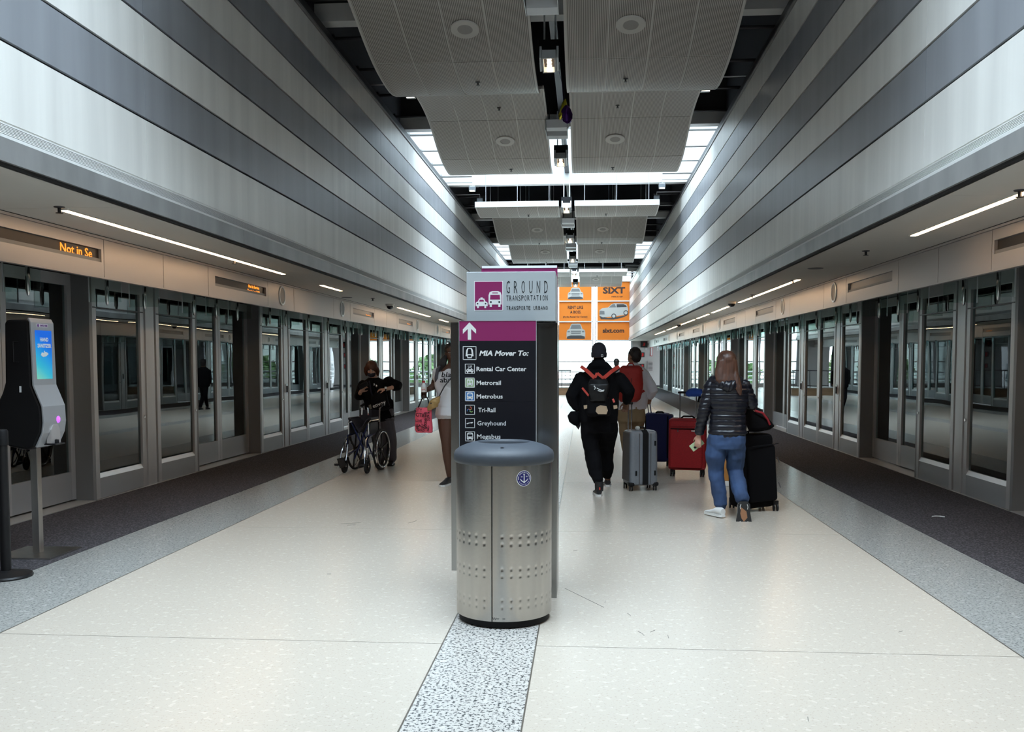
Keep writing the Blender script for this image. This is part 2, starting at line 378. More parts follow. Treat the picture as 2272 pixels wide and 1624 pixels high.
# rods from the walls to the panels
for s_ in (-1,1):
    y = 10.2
    while y < 57:
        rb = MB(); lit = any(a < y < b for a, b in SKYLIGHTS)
        if not any(abs(y-b) < .3 for b in beams):
            rb.tube([(s_*3.5,y,6.70),(s_*2.62,y,6.70)],.028,8); rb.lathe([(.07,0),(.07,.03),(.03,.05)],(s_*3.5,y,6.70),12,'x') if s_ < 0 else rb.lathe([(.07,0),(.07,-.03),(.03,-.05)],(3.5,y,6.70),12,'x')
            rb.obj('wall_rod','brushed_fascia' if lit else 'dark_metal',rf,40)  # paler metal under skylights: bay light put into the rod colour
        y += 1.6
# long square duct under the roof and its conduit
MB().box(-.06,.06,8,57,6.90,7.02).obj('cable_duct','dark_metal',rf)

# ---- guideway beyond the doors
for s_, side in ((-1,'left'),(1,'right')):
    gw = struct('trim_%d' % (3 if s_ < 0 else 4), 'guideway and outer wall seen through the %s doors' % side)
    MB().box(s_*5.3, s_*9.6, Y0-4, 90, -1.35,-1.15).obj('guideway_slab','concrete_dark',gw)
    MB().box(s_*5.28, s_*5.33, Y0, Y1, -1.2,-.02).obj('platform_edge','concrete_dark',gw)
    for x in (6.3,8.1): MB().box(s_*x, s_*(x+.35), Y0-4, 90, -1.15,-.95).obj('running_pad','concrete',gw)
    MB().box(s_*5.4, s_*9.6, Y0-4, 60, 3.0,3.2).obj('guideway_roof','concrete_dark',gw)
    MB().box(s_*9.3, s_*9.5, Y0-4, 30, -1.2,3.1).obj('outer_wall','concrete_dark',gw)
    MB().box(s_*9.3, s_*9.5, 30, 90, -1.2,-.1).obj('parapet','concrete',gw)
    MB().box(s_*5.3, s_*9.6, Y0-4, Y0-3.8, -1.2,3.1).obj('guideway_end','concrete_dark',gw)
    for k in range(10):
        y = 30+k*6.0
        MB().box(s_*9.3, s_*9.5, y-.15,y+.15,-.1,3.05).obj('outer_post','concrete',gw)
    for z in (.35,.75,1.15,1.55): MB().box(s_*9.34,s_*9.38,30,84,z-.02,z+.02).obj('outer_rail','door_alu',gw)

# fine dark scuffs and fibres on the terrazzo
random.seed(21)
for x, y, a, L_, cv in ((-1.73,8.86,60,.20,.10),(-1.70,8.75,75,.08,0),(-1.15,8.98,20,.16,.04),(.25,10.4,0,.12,.03),(.52,6.15,-28,.55,0),(.80,5.75,-15,.06,.01),(.66,6.05,5,.05,0),(.85,5.35,-20,.09,.02),(1.0,5.30,0,.06,0),(.92,5.4,35,.05,0),(-1.35,6.7,80,.03,0),(1.5,4.1,10,.05,0),(.45,7.7,40,.05,0),(2.35,5.5,50,.04,0)):
    d = Vector((sin(RD(a)),cos(RD(a)),0)); n_ = Vector((d.y,-d.x,0)); p = Vector((x,y,.0008))
    MB().tube([p-d*L_/2, p+n_*cv*.25, p+d*L_/2],.0013,5).obj('scuff_mark','joint',fl)
# ================================================================== PLATFORM DOORS
DN = [0]
def leaf(s_, ya, yb, X, zlo, fixed, hinge_far=True, near_edge=False):
    """one framed glass leaf between ya and yb; X is the face towards the platform"""
    DN[0] += 1
    r = struct('door_%d' % DN[0], None, (s_*X, (ya+yb)/2, zlo))
    t = .045; d = lambda a: s_*(X+a)
    ya += .004; yb -= .004; w_ = yb-ya
    st = min(.085, w_*.16); zg0, zg1, zt = (.30, 2.385, 2.52) if fixed else (.34, 2.40, 2.52)
    f = MB()
    f.box(d(0),d(t),ya,ya+st,zlo,zt); f.box(d(0),d(t),yb-st,yb,zlo,zt); f.box(d(0),d(t),ya+st,yb-st,zg1,zt)
    f.obj('door_frame','door_alu',r)
    MB().box(d(.002),d(t),ya+st,yb-st,zlo,zg0-.055 if fixed else zg0).obj('kick_panel','door_kick',r)
    if fixed:
        MB().add([(d(0),ya+st,zg0-.055),(d(0),yb-st,zg0-.055),(d(.03),yb-st,zg0),(d(.03),ya+st,zg0),(d(t),ya+st,zg0-.055),(d(t),yb-st,zg0-.055)],
                 [(0,1,2,3),(0,3,4),(1,5,2),(3,2,5,4),(0,4,5,1)]).obj('glazing_bead','bead_white',r)
        MB().box(d(-.004),d(t*.8),ya+.01,yb-.01,2.165,2.178).obj('transom_bar','dark_metal',r)
        if yb < 34:
            MB().lathe([(.018,0),(.018,.012),(0,.014)],(d(-.014) if s_ > 0 else d(0),(yb-.04),.88),12,'x').obj('lock','chrome',r,30)
    MB().box(d(.028),d(.032),ya+st-.01,yb-st+.01,zg0-.02,zg1+.01).obj('pane','door_glass',r)
    return r
def mullion(s_, ya, yb, X, parent, handle=False):
    f = MB(); f.box(s_*(X+.02), s_*(X+.10), ya+.012, yb-.012, .0, 2.55); f.box(s_*(X-.0), s_*(X+.03), ya+.05, yb-.05, .0, 2.55)
    f.obj('mullion','door_alu',parent,0)
    if handle:
        MB().box(s_*(X-.01), s_*(X+.01), (ya+yb)/2-.03,(ya+yb)/2+.03,.98,1.16).obj('release_plate','chrome',parent)
        MB().box(s_*(X-.03), s_*(X-.01), (ya+yb)/2-.012,(ya+yb)/2+.012,1.0,1.12).obj('release_handle','dark_metal',parent)
for s_, side in ((-1,'left'),(1,'right')):
    df = struct('trim_%d' % (5 if s_ < 0 else 6), 'posts and sills of the %s platform doors' % side)
    XF = 4.95; XR_ = 5.15
    openings = []
    for k in range(-1, 4):
        c = 13.5*k
        openings += [(c+12.92, c+15.47)] if k < 4 else []
        openings += [(c+20.98, c+23.53)]
    openings = sorted(o for o in openings if o[1] < 58 and o[0] > Y0)
    for (a, b) in openings:
        mid = (a+b)/2
        leaf(s_, a-.18, mid, XR_, .03, False); leaf(s_, mid, b+.0, XR_, .03, False)
        # far and near return posts, sill
        MB().box(s_*XF, s_*(XR_+.06), b+.0, b+.06, 0, 2.55).obj('return_post','pillar_grey',df)
        MB().box(s_*XF, s_*(XR_+.06), a-.05, a+.0, 0, 2.55).obj('return_post','pillar_grey',df)
        MB().box(s_*4.93, s_*(XR_+.10), a, b, -.02, .012).obj('threshold','threshold',df)
        MB().box(s_*(XR_+.05), s_*(XR_+.09), b-.05, b+.0, 0, 2.55).obj('door_gasket','black',df)
    # front leaves between openings: (long group of 4) and (short group of 2)
    for i in range(len(openings)-1):
        a = openings[i][1]+.06; b = openings[i+1][0]-.05
        L_ = b-a
        if L_ < 4:      # leaf, mullion, leaf
            q = (L_-.33)/2; segs = [('l',a,a+q),('m',a+q,a+q+.33),('l',a+q+.33,b)]
        else:           # leaf, mullion, leaf, leaf, mullion, leaf
            q = (L_-.66)/4; segs = [('l',a,a+q),('m',a+q,a+q+.33),('l',a+q+.33,a+2*q+.33),('l',a+2*q+.33,a+3*q+.33),('m',a+3*q+.33,a+3*q+.66),('l',a+3*q+.66,b)]
        for t, p, q_ in segs:
            if t == 'l': leaf(s_, p, q_, XF, .012, True)
            else: mullion(s_, p, q_, XF, df, L_ > 4 and p < 34)
        MB().box(s_*4.93, s_*(XF+.06), a, b, -.02, .008).obj('threshold','threshold',df)
    # closers (bright pins) and clear baffles that hang from the header
    pins = []
    for (a, b) in openings:
        pins += [a+.35, (a+b)/2-.1, b+.12]
    for i in range(len(openings)-1):
        a = openings[i][1]; b = openings[i+1][0]; n_ = 2 if b-a < 4 else 4
        pins += [a+.12+(k+.62)*(b-a)/n_ for k in range(n_)]
    for y in sorted(pins):
        if 2 < y < 57:
            MB().lathe([(0,2.19),(.014,2.205),(.018,2.23),(.022,2.24),(.022,2.50),(.014,2.55)],(s_*4.80,y,0),12).obj('closer_pin','chrome',df,40)
    # header band: plain, display and speaker panels
    X = 4.35
    def panel(ya, yb, kind='plain', spk=None, disp=None, txt=None, pale=False):
        f = MB(); ya += .006; yb -= .006
        if kind == 'display':
            d0, d1 = disp
            f.box(s_*X, s_*(X+.03), ya, d0, 2.42, 2.797); f.box(s_*X, s_*(X+.03), d1, yb, 2.42, 2.797)
            f.box(s_*X, s_*(X+.03), d0, d1, 2.42, 2.565); f.box(s_*X, s_*(X+.03), d0, d1, 2.695, 2.797)
        else: f.box(s_*X, s_*(X+.03), ya, yb, 2.42, 2.797)
        hp = f.obj('header_panel','header_metal',df)
        if kind == 'display':
            sc = MB().box(s_*(X+.03), s_*(X+.045), d0-.01, d1+.01, 2.555, 2.705).obj('display_screen','led_screen_pale' if pale else 'led_screen',hp)
            for (t, size, yc, zc, st) in (txt or []):
                tm = text_mb(t, size, .0012, 0, .0015, st)
                tm.xf(frame_m((s_*(X+.027), yc, zc), (0,-s_,0), (0,0,1)))
                tm.obj('led_text','led_amber',hp)
        if spk is not None:
            MB().lathe([(.155,0),(.155,-s_*.012),(.13,-s_*.016),(.122,-s_*.003)],(s_*X,spk,2.625),24,'x',False).obj('speaker_ring','bead_white',hp,40)
            MB().lathe([(.124,0),(0,-s_*.001)],(s_*(X-.004),spk,2.625),24,'x').obj('speaker_grille','pillar_grey',hp,40)
    P = 12.3
    for k in range(-1, 4):
        c = P*k
        spans = [(11.9,14.2,'display',None,(12.13,14.12)),(14.2,15.5,'speaker',14.87,None),(15.5,18.0,'plain',None,None),(18.0,19.3,'speaker',18.65,None),
                 (19.3,21.55,'display',None,(19.55,21.5)),(21.55,22.9,'plain',None,None),(22.9,24.2,'plain',None,None)]
        for a, b, kind, spk, disp in spans:
            if b+c < Y0 or a+c > Y1: continue
            y0_, y1_ = max(a+c, Y0), min(b+c, Y1)
            txt = None; pale = False
            if kind == 'display':
                disp = (disp[0]+c, disp[1]+c); pale = (s_ > 0 and disp[0] > 9) or disp[0] > 18
                if s_ < 0:
                    if k == -1 and disp[1] > 9: txt = [('Not in Se', .12, 8.78, 2.632, 1.25)]
                    elif k == 0 and a < 12: txt = [('Not in Service', .058, 13.66, 2.665, 1.35), ('Terminal  and  MIA', .058, 13.66, 2.598, 1.15)]
                    elif disp[0] < 34: txt = [('Not in Service', .07, disp[1]-.42, 2.60, 1.2)]
            if y1_-y0_ > .3: panel(y0_, y1_, kind, spk+c if spk else None, disp, txt, pale)
    MB().box(s_*4.40, s_*4.42, Y0, Y1, 2.42, 2.83).obj('header_core','reveal_black',df)
    MB().box(s_*4.352, s_*4.41, Y0, Y1, 2.405, 2.42).obj('header_lip','header_metal',df)
    # clear acrylic baffles at right angles to the doors
    ab = [y-.42 for y in sorted(pins)]
    for y in ab:
        if 4 < y < 30:
            MB().box(s_*4.42, s_*4.78, y-.004, y+.004, 2.20, 2.50).obj('clear_baffle','acrylic',df)
            MB().box(s_*4.774, s_*4.784, y-.006, y+.006, 2.20, 2.50).obj('baffle_edge','bead_white',df)
# ================================================================== SOFFIT LIGHTS AND FITTINGS
def light_strip(s_, ya, yb, label):
    t = thing('light_strip', label, 'ceiling light', (s_*3.79,(ya+yb)/2,2.826), 'linear lights in the soffits')
    MB().box(s_*3.75, s_*3.83, ya, yb, 2.815, 2.829).obj('lamp_housing','soffit_paint',t)
    MB().box(s_*3.762, s_*3.818, ya+.02, yb-.02, 2.811, 2.817).obj('diffuser','lamp_warm',t)
o5 = ['nearest','second','third','fourth','fifth','sixth']
for i, (a, b) in enumerate([(7.54,13.27),(15.17,16.45),(21.54,25.97),(27.85,29.5),(33,38)]): light_strip(-1, a, b, 'warm linear light in the left soffit, %s from the front of the photo' % o5[i])
for i, (a, b) in enumerate([(5.4,9.76),(14.75,20.34),(21.84,24.58),(25.3,27.8),(28.5,37.8),(38.9,44.0)]): light_strip(1, a, b, 'warm linear light in the right soffit, %s from the front of the photo' % o5[i])
for s_ in (-1,1): 
    for a, b, d in ((-8,-2.4,'far behind'),(-1,3.2,'just behind')): light_strip(s_, a, b, 'warm linear light in the %s soffit, %s the viewer' % ('left' if s_ < 0 else 'right', d))
def sprinkler(loc, label, group, wallmat='dark_metal', sc=1.0):
    t = thing('sprinkler', label, 'sprinkler', loc, group); x, y, z = loc
    MB().lathe([(.045*sc,0),(.04*sc,-.008*sc),(.014*sc,-.012*sc),(.014*sc,-.05*sc)],loc,14).obj('escutcheon',wallmat,t,40)
    MB().lathe([(.03*sc,-.05*sc),(.03*sc,-.054*sc)],loc,14).obj('deflector',wallmat,t)
    return t
nm = {(-3.77,7.45):'nearest the black hand sanitizer stand',(-3.82,11.43):'midway along the first left light strip',(-3.7,18.55):'beyond the second left light strip',(3.73,7.3):'beside the nearest right light strip',
      (3.73,11.12):'between the first two right light strips',(3.76,15.02):'at the near end of the second right light strip',(3.69,18.2):'along the second right light strip'}
for (x, y), d in nm.items(): sprinkler((x,y,2.828), 'dark pendent sprinkler in the soffit, '+d, 'soffit sprinklers')
for i, (x, y, d) in enumerate([(-3.74,20.41,'over the left doors'),(3.60,20.14,'over the right doors beside the second light strip'),(3.62,31.45,'far along the right soffit')]):
    t = thing('dome_camera', 'small dark dome security camera '+d, 'camera', (x,y,2.828), 'dome cameras in the soffits')
    MB().lathe([(.10,0),(.10,-.03),(.085,-.05)],(x,y,2.828),20).obj('camera_base','soffit_paint',t,40)
    MB().lathe([(.075,-.05),(.07,-.08),(.045,-.108),(0,-.118)],(x,y,2.828),20).obj('camera_dome','black_gloss',t,60)
for x, y, d in ((3.65,13.14,'right'),(-4.15,18.26,'left')):
    o = MB().lathe([(.11,2.83),(.10,2.822),(0,2.820)],(x,y,0),20).obj('ceiling_plate','dark_metal'); tag(o,'flat dark round plate in the %s soffit'%d,'plate')
# ================================================================== CEILING WAVE PANELS
mat('spk_ring', (.60,.58,.54), .5); mat('spk_centre', (.36,.34,.32), .7)
PROF = [(-4.3,6.40),(-3.9,6.405),(-3.4,6.39),(-3.0,6.36),(-2.6,6.30),(-2.2,6.20),(-1.8,6.08),(-1.4,5.97),(-1.0,5.89),(-.6,5.84),(-.2,5.815),(.15,5.815),(.45,5.845),(.7,5.90)]
def zp(o):
    for (a, za), (b, zb_) in zip(PROF, PROF[1:]):
        if a <= o <= b: return za+(zb_-za)*(o-a)/(b-a)
    return PROF[0][1] if o < PROF[0][0] else PROF[-1][1]
def strip(mb, x0, x1, L, o0, o1, th=.03, n=8, drop=0):
    rings = []
    for i in range(n+1):
        o = o0+(o1-o0)*i/n; z = zp(o)-drop; y = L+o
        rings.append([(x0,y,z),(x1,y,z),(x1,y,z+th),(x0,y,z+th)])
    mb.rings(rings)
def wave_panel(s_, L, start, desc):
    t = thing('ceiling_panel', desc, 'ceiling panel', (s_*1.4, L, 5.82), 'suspended wavy ceiling panels')
    rows = [(-4.3,-2.6),(-2.6,-1.0),(-1.0,.68)]
    rows = [(max(a,start),b) for a,b in rows if b > start+.1]
    for c in range(4):
        x0 = .25+c*.575
        for a, b in rows:
            mb = MB(); strip(mb, s_*(x0+.008), s_*(x0+.567), L, a+.012, b-.012, .025)
            mb.obj('acoustic_tile','ribbed_panel',t,25)
    mb = MB(); strip(mb, s_*.245, s_*2.555, L, start, .69, .02, 18, -.028); mb.obj('tile_backing','panel_back' if start < -4 else 'panel_edge',t,25)
    mb = MB()
    for c in range(5):
        x = .25+c*.575; strip(mb, s_*(x-.012), s_*(x+.012), L, start, .69, .02, 18, -.006)
    for o in [r[1] for r in rows[:-1]]: strip(mb, s_*.25, s_*2.55, L, o-.02, o+.02, .02, 2, -.006)
    mb.obj('tile_grid','panel_edge',t,25)
    mb = MB()
    for xx in (.235,2.565): strip(mb, s_*(xx-.012), s_*(xx+.012), L, start, .70, .06, 18, .004)
    y = L+.70; mb.box(s_*.23,s_*2.57,y-.012,y+.012,zp(.7)-.004,zp(.7)+.06)
    mb.obj('panel_rim','panel_edge',t,25)
    if start > -4:   # cut edge towards the light well: deep white fascia
        y = L+start; z = zp(start); MB().box(s_*.22,s_*2.58,y-.03,y+.0,z-.01,z+.14).obj('edge_fascia','white_paint',t)
    for x, y in ((.5,start+.25 if start > -4 else -3.6),(1.4,start+.25 if start > -4 else -3.6),(2.3,start+.25 if start > -4 else -3.6),(.5,.4),(1.4,.4),(2.3,.4)):
        MB().tube([(s_*x,L+y,zp(y)+.03),(s_*x,L+y,9.25)],.009,6).obj('hanger_rod','door_alu',t)
    if start < -4:
        o = -1.8; z = zp(o); sl = atan2(zp(o+.15)-zp(o-.15), .3); x = s_*1.12
        Rm = Matrix.Translation((x,L+o,z-.004)) @ Matrix.Rotation(sl,4,'X')
        MB().lathe([(.105,0),(.105,-.010),(.19,-.014),(.20,-.004),(.20,0)],(0,0,0),28,'z',False).xf(Rm).obj('speaker_ring','spk_ring',t,40)
        MB().lathe([(.105,-.006),(0,-.008)],(0,0,0),28).xf(Rm).obj('speaker_grille','spk_centre',t,40)
    for o in ((-.25,) if start > -4 else (-.25,-3.2)):
        MB().lathe([(.04,0),(.035,-.008),(.012,-.012),(.012,-.045),(.028,-.046),(.028,-.05)],(s_*1.12,L+o,zp(o)),12).obj('sprinkler_head','dark_metal',t,40)
        
panels = [(-4.75,-4.3),(1.75,-4.3),(8.25,-1.15),(14.75,-4.3),(21.25,-4.3),(27.75,-1.15),(34.25,-4.3),(40.75,-4.3),(47.25,-1.15),(53.75,-4.3)]  # panels behind and above the viewer: unseen, added to block the front skylight
od = ['nearest','second','third','fourth','fifth','sixth','seventh','eighth']
for i, (L, st) in enumerate(panels):
    for s_, sd in ((-1,'left'),(1,'right')):
        if i < 2: lab = 'unseen wavy ceiling panel added to block skylight %s the viewer, %s row' % (('far behind','above')[i], sd)
        elif i == 2: lab = 'wavy ribbed ceiling panel above the front of the hall, %s row' % sd
        elif st > -4: lab = 'short ceiling panel with a deep white front edge, %s row, %s beam' % (sd, 'beyond the first white' if i == 5 else 'beside the far white')
        else: lab = 'wavy ribbed ceiling panel with round speaker, %s row, %s in view' % (sd, od[i-3])
        wave_panel(s_, L, st, lab)
# ---- spotlight clusters and trough lights between the rows
mat('grey_box', (.22,.24,.26), .35, .6); mat('trough', (.40,.42,.44), .35, .5)
def spot(y, i):
    z = 5.74
    t = thing('spotlight_box', 'hanging black four-lamp spotlight box, %s along the centre gap' % od[i], 'spotlight', (0,y,z), 'spotlight boxes in the centre gap')
    MB().box(-.15,.15,y-.05,y+.30,z+.10,z+.42).obj('ballast_box','black',t)
    fr = MB(); fr.box(-.095,-.075,y-.28,y+.02,z-.02,z+.12); fr.box(.075,.095,y-.28,y+.02,z-.02,z+.12); fr.box(-.095,.095,y-.29,y-.27,z-.02,z+.12); fr.box(-.095,.095,y+.01,y+.03,z-.02,z+.12)
    T_ = Matrix.Translation((0,y,z)) @ Matrix.Rotation(RD(-22),4,'X') @ Matrix.Translation((0,-y,-z))
    fr.xf(T_).obj('lamp_frame','bead_white',t)
    MB().box(-.075,.075,y-.27,y+.01,z+.07,z+.12).xf(T_).obj('lamp_tray','dark_metal',t)
    for k in range(4):
        yy = y-.24+k*.072
        MB().lathe([(.03,.0),(.034,.02),(0,.022)],(0,yy,z+.045),16).xf(T_).obj('lamp_disc','lamp_spot',t,40)
    for bx in (-.12,.12): MB().box(bx-.015,bx+.015,y-.27,y+.02,z-.0,z+.20).xf(T_).obj('side_bracket','bead_white',t)
    for x in (-.08,.08): MB().tube([(x,y+.15,z+.42),(x,y+.15,6.92)],.014,8).obj('hanger','bead_white',t)
def trough(y, i):
    z = 6.06
    t = thing('trough_light', 'grey folded metal uplight trough, %s along the centre gap' % od[i], 'uplight', (-.05,y,z), 'uplight troughs in the centre gap')
    for dy, dz in ((0,.06),(.42,0)):
        mb = MB(); mb.prism([(y+dy-.16,z+dz+.14),(y+dy-.10,z+dz),(y+dy+.10,z+dz-.02),(y+dy+.16,z+dz+.12),(y+dy+.15,z+dz+.13),(y+dy+.09,z+dz+0),(y+dy-.09,z+dz+.02),(y+dy-.15,z+dz+.15)],-.24,.16,'yz')
        mb.obj('trough_tray','trough',t)
        MB().box(-.20,.12,y+dy-.07,y+dy+.07,z+dz+.02,z+dz+.04).obj('lamp_tube','lamp_flood' if i > 2 else 'bead_white',t)
    MB().box(-.26,-.25,y-.16,y+.6,z,z+.22).obj('end_plate','trough',t); MB().box(.16,.17,y-.16,y+.6,z,z+.22).obj('end_plate','trough',t)
    for x in (-.2,.1): MB().tube([(x,y+.2,z+.1),(x,y+.2,6.92)],.012,8).obj('hanger','dark_metal',t)
for i, y in enumerate([13.75,20.3,26.6,33.2,39.7,46.2,52.6]): spot(y, i)
for i, y in enumerate([11.9,18.7,31.3,37.9,44.6]): trough(y, i)
# ---- small floodlights on the wall rods
def flood(x, y, z, lab):
    t = thing('floodlight', lab, 'floodlight', (x,y,z), 'small floodlights beside the ceiling panels')
    MB().box(x-.09,x+.09,y-.06,y+.08,z-.05,z+.10).obj('lamp_body','grey_box',t,0,.02)
    MB().add([(x-.07,y-.062,z-.03),(x+.07,y-.062,z-.03),(x+.07,y-.04,z-.054),(x-.07,y-.04,z-.054),(x-.07,y-.03,z-.03),(x+.07,y-.03,z-.03)],[(0,1,2,3),(0,4,5,1),(3,2,5,4),(0,3,4),(1,5,2)]).obj('lamp_lens','lamp_flood',t)
    MB().tube([(x,y,z+.1),(x,y,z+.2),(x+(.87 if x > 0 else -.87),y,z+.2)],.014,8).obj('bracket','door_alu',t)
for s_, sd in ((-1,'left'),(1,'right')):
    for y, d in ((17.0,'beside the second ceiling panel'),(26.3,'just before the bright white beam'),(28.2,'just past the bright white beam'),(30.6,'above the dark bay'),(49.5,'far down the hall'),(51.5,'farthest down the hall')):
        flood(s_*2.62, y, 6.35, 'small floodlight on a wall rod, %s side, %s' % (sd, d))
# ---- cables between panels in the dark bay
mat('cable', (.10,.12,.15), .5)
for s_, sd in ((-1,'left'),(1,'right')):
    mb = MB(); x = s_*1.2
    for k in range(3):
        mb.tube([(x+.05*k,28.6,6.02),(x+.16,28.6,6.2),(x+.12-.04*k,28.6,6.38),(x-.06,28.6,6.36),(x-.08+.03*k,28.6,6.15),(x+.03,28.6,6.05),(x+.02,28.6,7.2),(x,28.6,9.21)],.010,6)
    tag(mb.obj('cable_coil','cable',None,60),'coiled dark speaker cable hanging above the %s short ceiling panel' % sd,'cable')
# ================================================================== POSTERS ON THE END WINDOW, OUTSIDE WORLD
def vinyl(name, col):
    m = bpy.data.materials.new(name); m.use_nodes = True; n = m.node_tree.nodes; L = m.node_tree.links; n.clear()
    o = n.new('ShaderNodeOutputMaterial'); mx = n.new('ShaderNodeMixShader'); d = n.new('ShaderNodeBsdfDiffuse'); t = n.new('ShaderNodeBsdfTranslucent')
    d.inputs[0].default_value = (*col,1); t.inputs[0].default_value = (*[c*.55 for c in col],1); mx.inputs[0].default_value = .5
    L.new(d.outputs[0], mx.inputs[1]); L.new(t.outputs[0], mx.inputs[2]); L.new(mx.outputs[0], o.inputs[0]); M[name] = m
vinyl('poster_orange',(.98,.36,.07)); vinyl('poster_white',(.85,.85,.80)); vinyl('poster_grey',(.35,.36,.36)); mat('poster_ink',(.03,.015,.012),.7); mat('poster_dark',(.05,.05,.05),.7)
def fit(mb, x0, x1, z0, z1):
    xs = [v[0] for v in mb.v]; ys_ = [v[1] for v in mb.v]; a, b, c, d = min(xs), max(xs), min(ys_), max(ys_)
    mb.v = [(x0+(v[0]-a)/(b-a)*(x1-x0), z0+(v[1]-c)/(d-c)*(z1-z0), v[2]) for v in mb.v]; return mb
def face(mb, y, th=None):   # local xy plane text -> world xz plane facing -Y at y
    mb.v = [(v[0], y-v[2], v[1]) for v in mb.v]; return mb
def car_front(cx, z0, w_, h_, y, par):
    def P(pts): return [(cx+a*w_/2, z0+b*h_) for a, b in pts]
    MB().prism(P([(-1,.10),(-1,.42),(-.93,.58),(-.70,.66),(-.52,.95),(-.40,1),(.40,1),(.52,.95),(.70,.66),(.93,.58),(1,.42),(1,.10),(.85,.02),(-.85,.02)]),y-.004,y,'xz').obj('car_body','poster_white',par)
    MB().prism(P([(-.60,.66),(-.46,.92),(.46,.92),(.60,.66)]),y-.006,y-.004,'xz').obj('windscreen','poster_grey',par)
    MB().prism(P([(-.95,.02),(-.95,.16),(-.55,.24),(.55,.24),(.95,.16),(.95,.02)]),y-.006,y-.004,'xz').obj('bumper','poster_dark',par)
    MB().prism(P([(-.50,.34),(-.55,.54),(.55,.54),(.50,.34)]),y-.006,y-.004,'xz').obj('radiator_grille','poster_grey',par)
    for s_ in (-1,1): MB().prism(P([(s_*.92,.44),(s_*.88,.54),(s_*.62,.52),(s_*.66,.44)]),y-.006,y-.004,'xz').obj('headlight','poster_grey',par)
    MB().prism(P([(-.5,.42),(-.5,.46),(.5,.46),(.5,.42)]),y-.008,y-.006,'xz').obj('grille_bar','poster_white',par)
PY_ = 58.075
def poster(x0, x1, z0, z1, lab):
    t = thing('window_poster', lab, 'poster', ((x0+x1)/2, PY_, z0), 'orange posters on the end window')
    MB().box(x0, x1, PY_, PY_+.006, z0, z1).obj('poster_sheet','poster_orange',t); return t
A0, A1, B0, B1 = -1.06, .93, 1.29, 3.34
p = poster(A0,A1,5.30,6.44,'orange poster with a white saloon car seen from the front, top left'); car_front(-.05,5.38,.95,.72,PY_,p)
p = poster(A0,A1,4.05,5.24,'orange poster with dark lettering about renting like a boss')
for t_, x0, x1, z0, z1 in (('RENT LIKE',-.52,.42,4.80,4.99),('A BOSS.',-.38,.30,4.52,4.70),('(At the Rental Car Center)',-.82,.68,4.24,4.37)):
    face(fit(text_mb(t_,.2,.006),x0,x1,z0,z1),PY_-.004).obj('lettering','poster_ink',p)
p = poster(A0,A1,2.89,3.99,'orange poster with a white off-road car seen from the front, bottom left'); car_front(-.02,2.95,1.15,.95,PY_,p)
p = poster(B0,B1,5.30,6.46,'orange poster with the big dark rental firm name, top right')
face(fit(text_mb('SIXT',.5,.02),1.62,2.98,5.72,6.12),PY_-.004).obj('lettering','poster_ink',p)
face(fit(text_mb('rent a car',.12,.002),2.15,2.86,5.50,5.59),PY_-.004).obj('lettering','poster_ink',p)
p = poster(B0,B1,4.05,5.24,'orange poster with a white estate car in three-quarter view, right column')
def CP(pts): return [(1.42+a*1.75, 4.16+b*.98) for a, b in pts]
MB().prism(CP([(.0,.22),(.0,.55),(.08,.68),(.30,.74),(.42,.93),(.52,1),(.85,.98),(.95,.90),(1,.62),(1,.38),(.94,.28),(.5,.18),(.12,.12)]),PY_-.004,PY_,'xz').obj('car_body','poster_white',p)
MB().prism(CP([(.32,.73),(.44,.92),(.53,.95),(.58,.74)]),PY_-.006,PY_-.004,'xz').obj('windscreen','poster_grey',p)
MB().prism(CP([(.60,.74),(.60,.93),(.84,.93),(.93,.86),(.95,.76)]),PY_-.006,PY_-.004,'xz').obj('side_window','poster_dark',p)
MB().prism(CP([(.0,.30),(.01,.54),(.17,.52),(.18,.30)]),PY_-.006,PY_-.004,'xz').obj('radiator_grille','poster_grey',p)
MB().prism(CP([(.05,.0),(.0,.2),(.3,.08),(.5,.1),(.9,.24),(1.0,.26),(.8,.1),(.5,-.02)]),PY_-.003,PY_-.001,'xz').obj('car_shadow','poster_dark',p)
for a, b in ((.50,.20),(.92,.40)):
    c = CP([(a,b)])[0]; MB().lathe([(.15,0),(.15,.008),(.10,.010)],(c[0],PY_-.012,c[1]),20,'y').obj('wheel','poster_dark',p); MB().lathe([(.10,0),(0,.003)],(c[0],PY_-.015,c[1]),16,'y').obj('wheel_rim','poster_white',p)
p = poster(B0,B1,2.89,3.99,'orange poster with a dark web address, bottom right')
face(fit(text_mb('sixt.com',.3,.012),1.62,2.94,3.33,3.60),PY_-.004).obj('lettering','poster_ink',p)
# low timber plinth with rail near the end
t = thing('timber_plinth','low timber-faced plinth with a steel rail in front of the end window','plinth',(-.9,44.9,0))
mat('timber',(.36,.22,.13),.5,noise_=(4,.2,4,(1,1,8))); MB().box(-2.2,-.05,43.9,46,0,.34).obj('timber_box','timber',t,0,.01)
MB().box(-2.25,0,43.85,46.05,.34,.37).obj('plinth_top','threshold',t)
for i in range(6): MB().tube([(-2.1+i*.39,44.0,.37),(-2.1+i*.39,44.0,1.15)],.015,8).obj('rail_post','dark_metal',t)
MB().tube([(-2.15,44.0,1.15),(-.1,44.0,1.15)],.022,8).obj('hand_rail','dark_metal',t)
